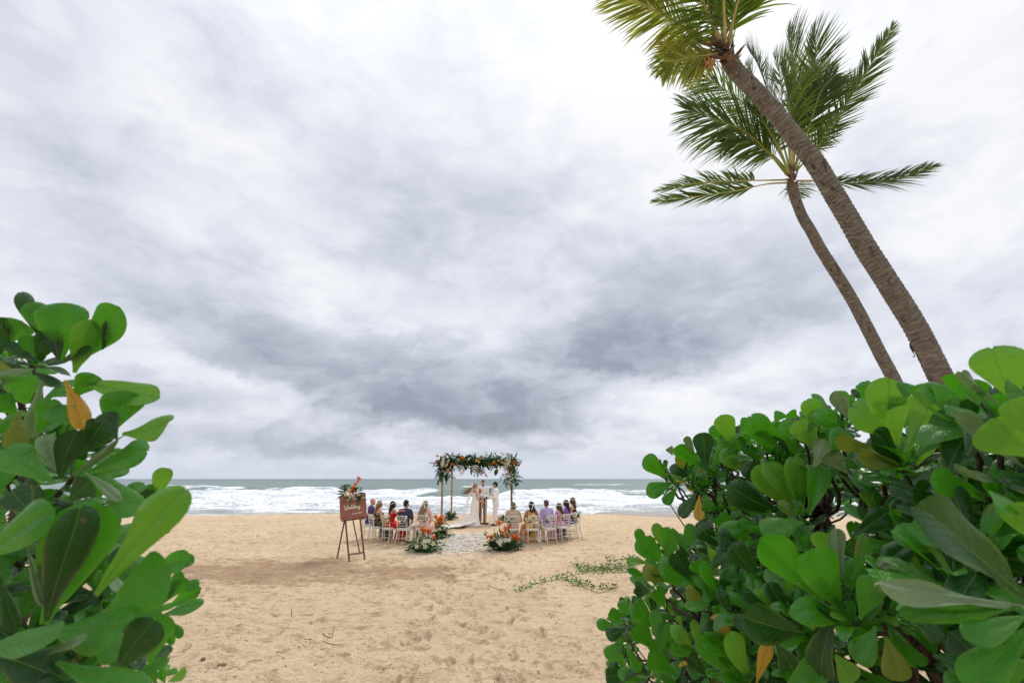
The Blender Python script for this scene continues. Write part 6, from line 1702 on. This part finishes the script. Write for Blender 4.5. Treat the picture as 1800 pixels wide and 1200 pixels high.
RB.finish(hubs_b); RM.finish(hubs_m); RL.finish(hubs_l)
for s_, hubs in ((RB, hubs_b), (RM, hubs_m), (RL, hubs_l)):
    for h in hubs:
        f = s_.root.location + Vector((rng.uniform(-.15, .15), rng.uniform(-.15, .15), 0))
        m1 = h * .5 + f * .5 + Vector((rng.uniform(-.1, .1), rng.uniform(-.1, .1), -.05))
        stem(s_, [f, f * .6 + m1 * .4 + Vector((0, 0, .05)), m1, m1 * .4 + h * .6, h], .022, .010)
# a bare reaching branch on the right shrub, and its side twig
stem(RM, [at(1205, 852, 2.35), at(1240, 865, 2.3), at(1270, 885, 2.25), at(1290, 912, 2.3)], .006, .012)
stem(RM, [at(1243, 830, 2.3), at(1250, 850, 2.28), at(1262, 876, 2.27)], .004, .007)

# ---------- left: near shrub at the left edge
LB = Shrub('beach_shrub', 'tall leafy green shrub at the left edge of the view, close to the camera', (-1.05, .95, -.3), 'big-leaved beach shrubs')
LS = Shrub('beach_shrub', 'small green shrub peeping out on the sand behind the tall left-edge shrub', (-1.35, 1.75, -.3), 'big-leaved beach shrubs')
def d_left(px, py):
    return interp(py, [(500, .92), (700, .86), (840, .74), (930, .56), (1200, .52)])
H_LB = [
 (75,600,32,509,24,'d',None), (92,598,52,530,36,'g'), (108,634,116,532,70,'g'), (140,634,214,536,60,'g'), (131,655,166,564,46,'l'), (180,614,203,562,26,'d'),
 (-14,640,6,556,50,'d'), (22,600,40,566,46,'g'), (50,632,50,588,30,'g-'), (64,628,82,584,26,'d'), (104,634,94,575,30,'d-'), (100,640,158,612,22,'d'),
 (70,636,10,600,24,'d'), (60,648,-8,668,26,'p'), (30,654,-20,640,26,'o'), (20,690,-12,720,50,'g'), (60,660,10,690,60,'g'),
 (136,668,287,702,46,'l'), (215,762,302,742,50,'l'), (198,760,226,688,62,'g'), (150,832,254,790,56,'g'), (108,848,219,766,15,'p',None), (105,842,136,756,42,'d-'),
 (140,800,182,742,44,'d'), (206,772,185,724,36,'d'), (114,668,146,752,30,'y'), (74,668,48,778,28,'p'), (30,724,26,790,34,'o'), (92,846,6,786,58,'g'),
 (66,762,90,705,36,'g'), (120,746,92,715,40,'g'), (130,700,168,660,38,'g'), (98,760,62,790,30,'l'), (100,830,78,762,30,'p'), (150,770,175,735,26,'d'),
 (168,1046,318,862,68,'l',.54,6), (78,1096,176,888,104,'g',.58,4), (81,1092,143,910,70,'d',.55,8), (-46,990,100,894,72,'g',.55), (182,1078,304,992,98,'g',.56,5),
 (87,1106,232,1096,84,'g',.53,5), (165,1112,216,1152,60,'g',.56), (203,1184,264,1098,66,'d',.55), (262,1168,292,1082,44,'g',.62), (-36,1140,116,1116,62,'g',.50),
 (100,1162,262,1212,60,'g',.50), (84,1150,150,1120,22,'p',.5), (48,958,76,1066,14,'p',.56), (60,960,84,1060,14,'p',.56), (74,968,86,1040,12,'p',.58), (186,832,246,904,54,'g',.68),
 (150,830,212,880,20,'p',.66), (0,1010,30,1110,30,'d',.55), (-20,1150,96,1190,70,'d',.5), (196,1030,212,962,24,'d',.7), (60,900,20,860,50,'d',.7),
 (120,880,160,842,44,'d',.75), (40,1200,96,1180,50,'d',.5), (30,880,70,850,44,'d',.75), (10,920,-30,870,50,'g',.7), (190,1000,212,1040,20,'p',.66),
]
H_LS = [
 (272,888,286,826,30,'l',1.25), (268,892,262,850,24,'g',1.25), (262,925,250,858,34,'d',1.2), (282,1082,355,1060,28,'g',1.5), (290,1070,352,1036,24,'g',1.55),
 (284,1062,326,1020,26,'g',1.5), (280,1068,304,1024,20,'d',1.5), (268,996,330,986,38,'g',1.4), (272,1000,338,982,24,'g',1.5), (290,1010,346,990,10,'p',1.5),
 (286,1086,320,1118,16,'g',1.5), (288,1092,306,1134,12,'g',1.5), (276,1100,296,1128,10,'l',1.5), (296,1197,330,1178,20,'l',1.6), (290,1200,284,1176,14,'g',1.6),
 (276,1200,268,1178,14,'g',1.6), (262,1196,246,1180,12,'g',1.6), (310,1036,350,1026,22,'g',1.55), (296,1040,318,1008,20,'g',1.5),
]
H_LB = [tuple(r[:6]) + ((r[6],) if len(r) > 6 and r[6] else ()) + (tuple(r[7:]) if len(r) > 7 else ()) for r in H_LB]
hero(LB, H_LB, d_left); hero(LS, H_LS, lambda a, b: 1.5)
for px, py, d, L in [(60, 700, 1.15, .10), (20, 640, 1.2, .10), (100, 770, 1.1, .10), (30, 820, 1.0, .10), (130, 830, 1.0, .10), (-20, 760, 1.0, .11), (60, 900, .95, .11),
                     (150, 950, .95, .11), (20, 980, .9, .11), (180, 1040, .9, .10), (100, 1060, .85, .11), (40, 1120, .8, .11), (150, 1160, .85, .10), (210, 1130, .95, .09),
                     (-30, 1050, .8, .11), (90, 1200, .8, .1), (210, 1190, 1.0, .09), (-60, 680, 1.1, .1), (-70, 900, .8, .11), (-80, 1150, .8, .11), (170, 880, 1.1, .09),
                     (60, 640, 1.0, .07), (150, 790, 1.15, .08), (70, 840, 1.3, .1), (0, 900, 1.3, .1), (110, 990, 1.3, .1), (30, 1060, 1.3, .1), (170, 1120, 1.3, .09)]:
    LB.rosette(at(px, py, d), Vector((.35, -.45, .8)) + Vector([rng.uniform(-.35, .35) for _ in range(3)]), rng.randint(9, 12), L, (M_LEAF, M_DEEP), dark=.4)
for px, py, d in [(255, 1010, 1.7), (262, 1080, 1.7), (240, 940, 1.6), (246, 1150, 1.8), (270, 1190, 1.9), (230, 1060, 1.6), (262, 890, 1.5)]:
    LS.rosette(at(px, py, d), Vector((.3, -.4, .8)), 9, .08, (M_LEAF, M_DEEP))
hl = [at(40, 960, 1.0), at(110, 900, 1.15), at(60, 760, 1.15), at(120, 1120, 1.0)]
LB.finish(hl); hs = [at(225, 1100, 1.9), at(235, 960, 1.8)]
LS.finish(hs)
for s_, hubs in ((LB, hl), (LS, hs)):
    for h in hubs:
        f = s_.root.location + Vector((rng.uniform(-.1, .1), rng.uniform(-.1, .1), 0))
        m1 = h * .5 + f * .5 + Vector((rng.uniform(-.08, .08), 0, -.05))
        stem(s_, [f, f * .6 + m1 * .4, m1, m1 * .4 + h * .6, h], .020, .009)
# ================================================================== SMALL THINGS ON THE SAND
def snap(px, py):
    g_ = on_ground(px, py); g_.z = surf_z(g_.x, g_.y); return g_
# creeper
vr = random.Random(21); b = MB(); fl = MB()
STR = [([(905, 1041), (922, 1036), (938, 1028), (960, 1023), (985, 1018), (1012, 1011), (1045, 1005), (1080, 1000), (1125, 994)], 230, 3.0),
       ([(1010, 1000), (1030, 998), (1060, 1000), (1090, 994), (1130, 990)], 290, 5.5), ([(1020, 1007), (1050, 1003), (1080, 1001), (1120, 1000)], 240, 4.5),
       ([(1000, 1027), (1020, 1029), (1040, 1033), (1062, 1037), (1084, 1036)], 70, 2.0), ([(1004, 1029), (1024, 1032), (1052, 1043), (1070, 1040), (1086, 1034)], 46, 2.2), ([(1050, 1010), (1080, 1006), (1120, 1008)], 60, 3.0),
       ([(1060, 985), (1090, 984), (1125, 982)], 50, 2.5), ([(985, 1020), (1010, 1024), (1045, 1030)], 60, 2.0)]
for path, n, sp in STR:
    wp = catmull([snap(*p) + Vector((0, 0, .02)) for p in path], 60)
    b.tube(wp, .006, 4)
    for k in range(n):
        t = vr.random(); px = np.interp(t * (len(path) - 1), range(len(path)), [p[0] for p in path]); py = np.interp(t * (len(path) - 1), range(len(path)), [p[1] for p in path])
        g_ = snap(px + vr.gauss(0, 5), py + vr.gauss(0, sp * (.5 + t * .5))); h = vr.uniform(.01, .10)
        a = vr.uniform(0, 6.28); s = vr.uniform(.022, .044); d = Vector((math.cos(a), math.sin(a), vr.uniform(.0, .9))).normalized(); x = d.orthogonal().normalized(); c = g_ + Vector((0, 0, h))
        q_ = d.cross(x)
        b.add([c, c + d * s * .5 + x * s * .55, c + d * s * 1.05 + x * s * .35, c + d * s * .95, c + d * s * 1.05 - x * s * .35, c + d * s * .5 - x * s * .55], [(0, 1, 2, 3), (0, 3, 4, 5)])
        if vr.random() < .005: fl.ball(c + Vector((0, 0, .03)), (.03, .03, .018), 6, 4)
M_CREEP = material('creeper_leaf', (.085, .20, .03), .5, .3, 2.0, trans=.25); M_YF = material('creeper_flower', (.80, .48, .05), .6, .1, 5)
cr = b.build('beach_creeper', M_CREEP, None, smooth=False); tag(cr, 'low green creeper with small round leaves running over the sand', 'creeper', kind='stuff')
fl.build('flowers', M_YF, cr)
# litter specks: crumbs of bark, shell and weed
b = MB(); lr = random.Random(5)
for k in range(900):
    px = lr.uniform(250, 1150); py = 930 + 275 * lr.random() ** .8; g_ = snap(px, py)
    s = lr.uniform(.002, .006) * (1 + .05 * g_.y); a = lr.uniform(0, 3.14); L = s * lr.choice([1.2, 1.6, 3, 5])
    u = Vector((math.cos(a), math.sin(a), lr.uniform(-.1, .3))) * L; v = Vector((-math.sin(a), math.cos(a), 0)) * s; c = g_ + Vector((0, 0, .003))
    b.add([c - u, c - v, c + u, c + v, c + Vector((0, 0, s))], [(0, 1, 4), (1, 2, 4), (2, 3, 4), (3, 0, 4)])
M_LIT = material('beach_litter', (.11, .065, .035), .9, .3, 3)
tag(b.build('beach_litter', M_LIT, None, smooth=False), 'brown crumbs of bark and weed scattered over the near sand', 'litter', kind='stuff')
M_TWIG = material('grey_twig', (.16, .11, .075), .9, .2, 20)
def twig(label, pts, r, hs):
    g_ = snap(*pts[0]); t = thing('twig', label, 'twig', g_, 0, 'twigs lying on the near sand'); P = [snap(px, py) * 1.0 for px, py in pts]
    base = CO + ray(*pts[0]) * 1.0; d0 = (g_ - CO).dot(CF)
    Q = [(snap(px, py) + Vector((0, 0, .008)) if h == 0 else at(px, py, d0)) - g_ for (px, py), h in zip(pts, hs)]
    m_ = MB(); m_.tube(Q, [r * .7] * (len(Q) - 1) + [r * .4], 5); m_.build('stick', M_TWIG, t); return t
twig('short dark stick standing upright in the sand left of centre', [(513, 1084), (512.5, 1076), (511.5, 1068)], .008, [1, 1, 1])
t = twig('thin pale twig standing up with a bent foot, bottom left of centre', [(583, 1122), (585, 1112), (588, 1100)], .006, [1, 1, 1])
o_ = t.location; m_ = MB(); m_.tube([snap(566, 1114) - o_, snap(574, 1118) + Vector((0, 0, .02)) - o_, snap(583, 1122) - o_], .005, 5); m_.build('stick', M_TWIG, t)
twig('curved thin twig lying flat just left of the standing twig', [(519, 1125), (535, 1123), (545, 1123), (551, 1127)], .006, [0, 0, 0, 0])
twig('straight thin twig lying flat below the standing twig', [(567, 1129), (585, 1133), (602, 1134)], .006, [0, 0, 0])
twig('dark curved twig lying on the sand left of the green creeper', [(858, 1031), (872, 1034), (886, 1038), (892, 1042)], .007, [0, 0, 0, 0])
twig('tall thin brown stick rising from the sand by the low right shrub', [(1125.5, 975), (1124, 950), (1116, 928)], .010, [1, 1, 1])
M_STONE = material('brown_pebble', (.22, .16, .11), .85, .2, 10, .5, 30, .005, rnd=.2)
for px, py, s, lab in [(357, 1160, .040, 'dark brown pebble on the sand near the left shrub'), (390, 1173, .048, 'pale brown pebble, larger of the two near the left shrub'), (1146 - 250, 1150, .02, 'small dark pebble on the trampled sand at bottom centre'),
                       (498, 1160, .018, 'tiny brown pebble on the sand at lower left')]:
    g_ = snap(px, py); m_ = MB(); m_.ball((0, 0, s * .25), (s, s * .75, s * .5), 10, 7)
    vs = [Vector(v) for v in m_.v]; m_.v = [tuple(v * (1 + .18 * float(pnoise(v.x * 40 + px, v.y * 40 + v.z * 30)))) for v in vs]
    o = m_.build('pebble', M_STONE, None); o.location = g_; o.rotation_euler = (0, 0, px); tag(o, lab, 'pebble', 'pebbles on the near sand')
# spiky dry plant between the shrub and the sea
g_ = on_ground(1228, 955); t = thing('spiky_plant', 'small reddish spiky plant on the sand behind the right-hand shrubs', 'plant', g_)
M_SPK = material('reddish_blade', (.26, .13, .03), .6, .3, 4, trans=.2, hue=(.12, .14, .03))
for k in range(18):
    a = rng.uniform(0, 6.28); inc = rng.uniform(.2, 1.1); L = rng.uniform(.35, .7); d = Vector((math.sin(inc) * math.cos(a), math.sin(inc) * math.sin(a), math.cos(inc))); s = d.orthogonal().normalized() * .022
    m_ = MB(); m_.add([-s, s, d * L * .5 + s * .9, d * L * .5 - s * .9, d * L], [(0, 1, 2, 3), (3, 2, 4)]); m_.build('blade', M_SPK, t, False)
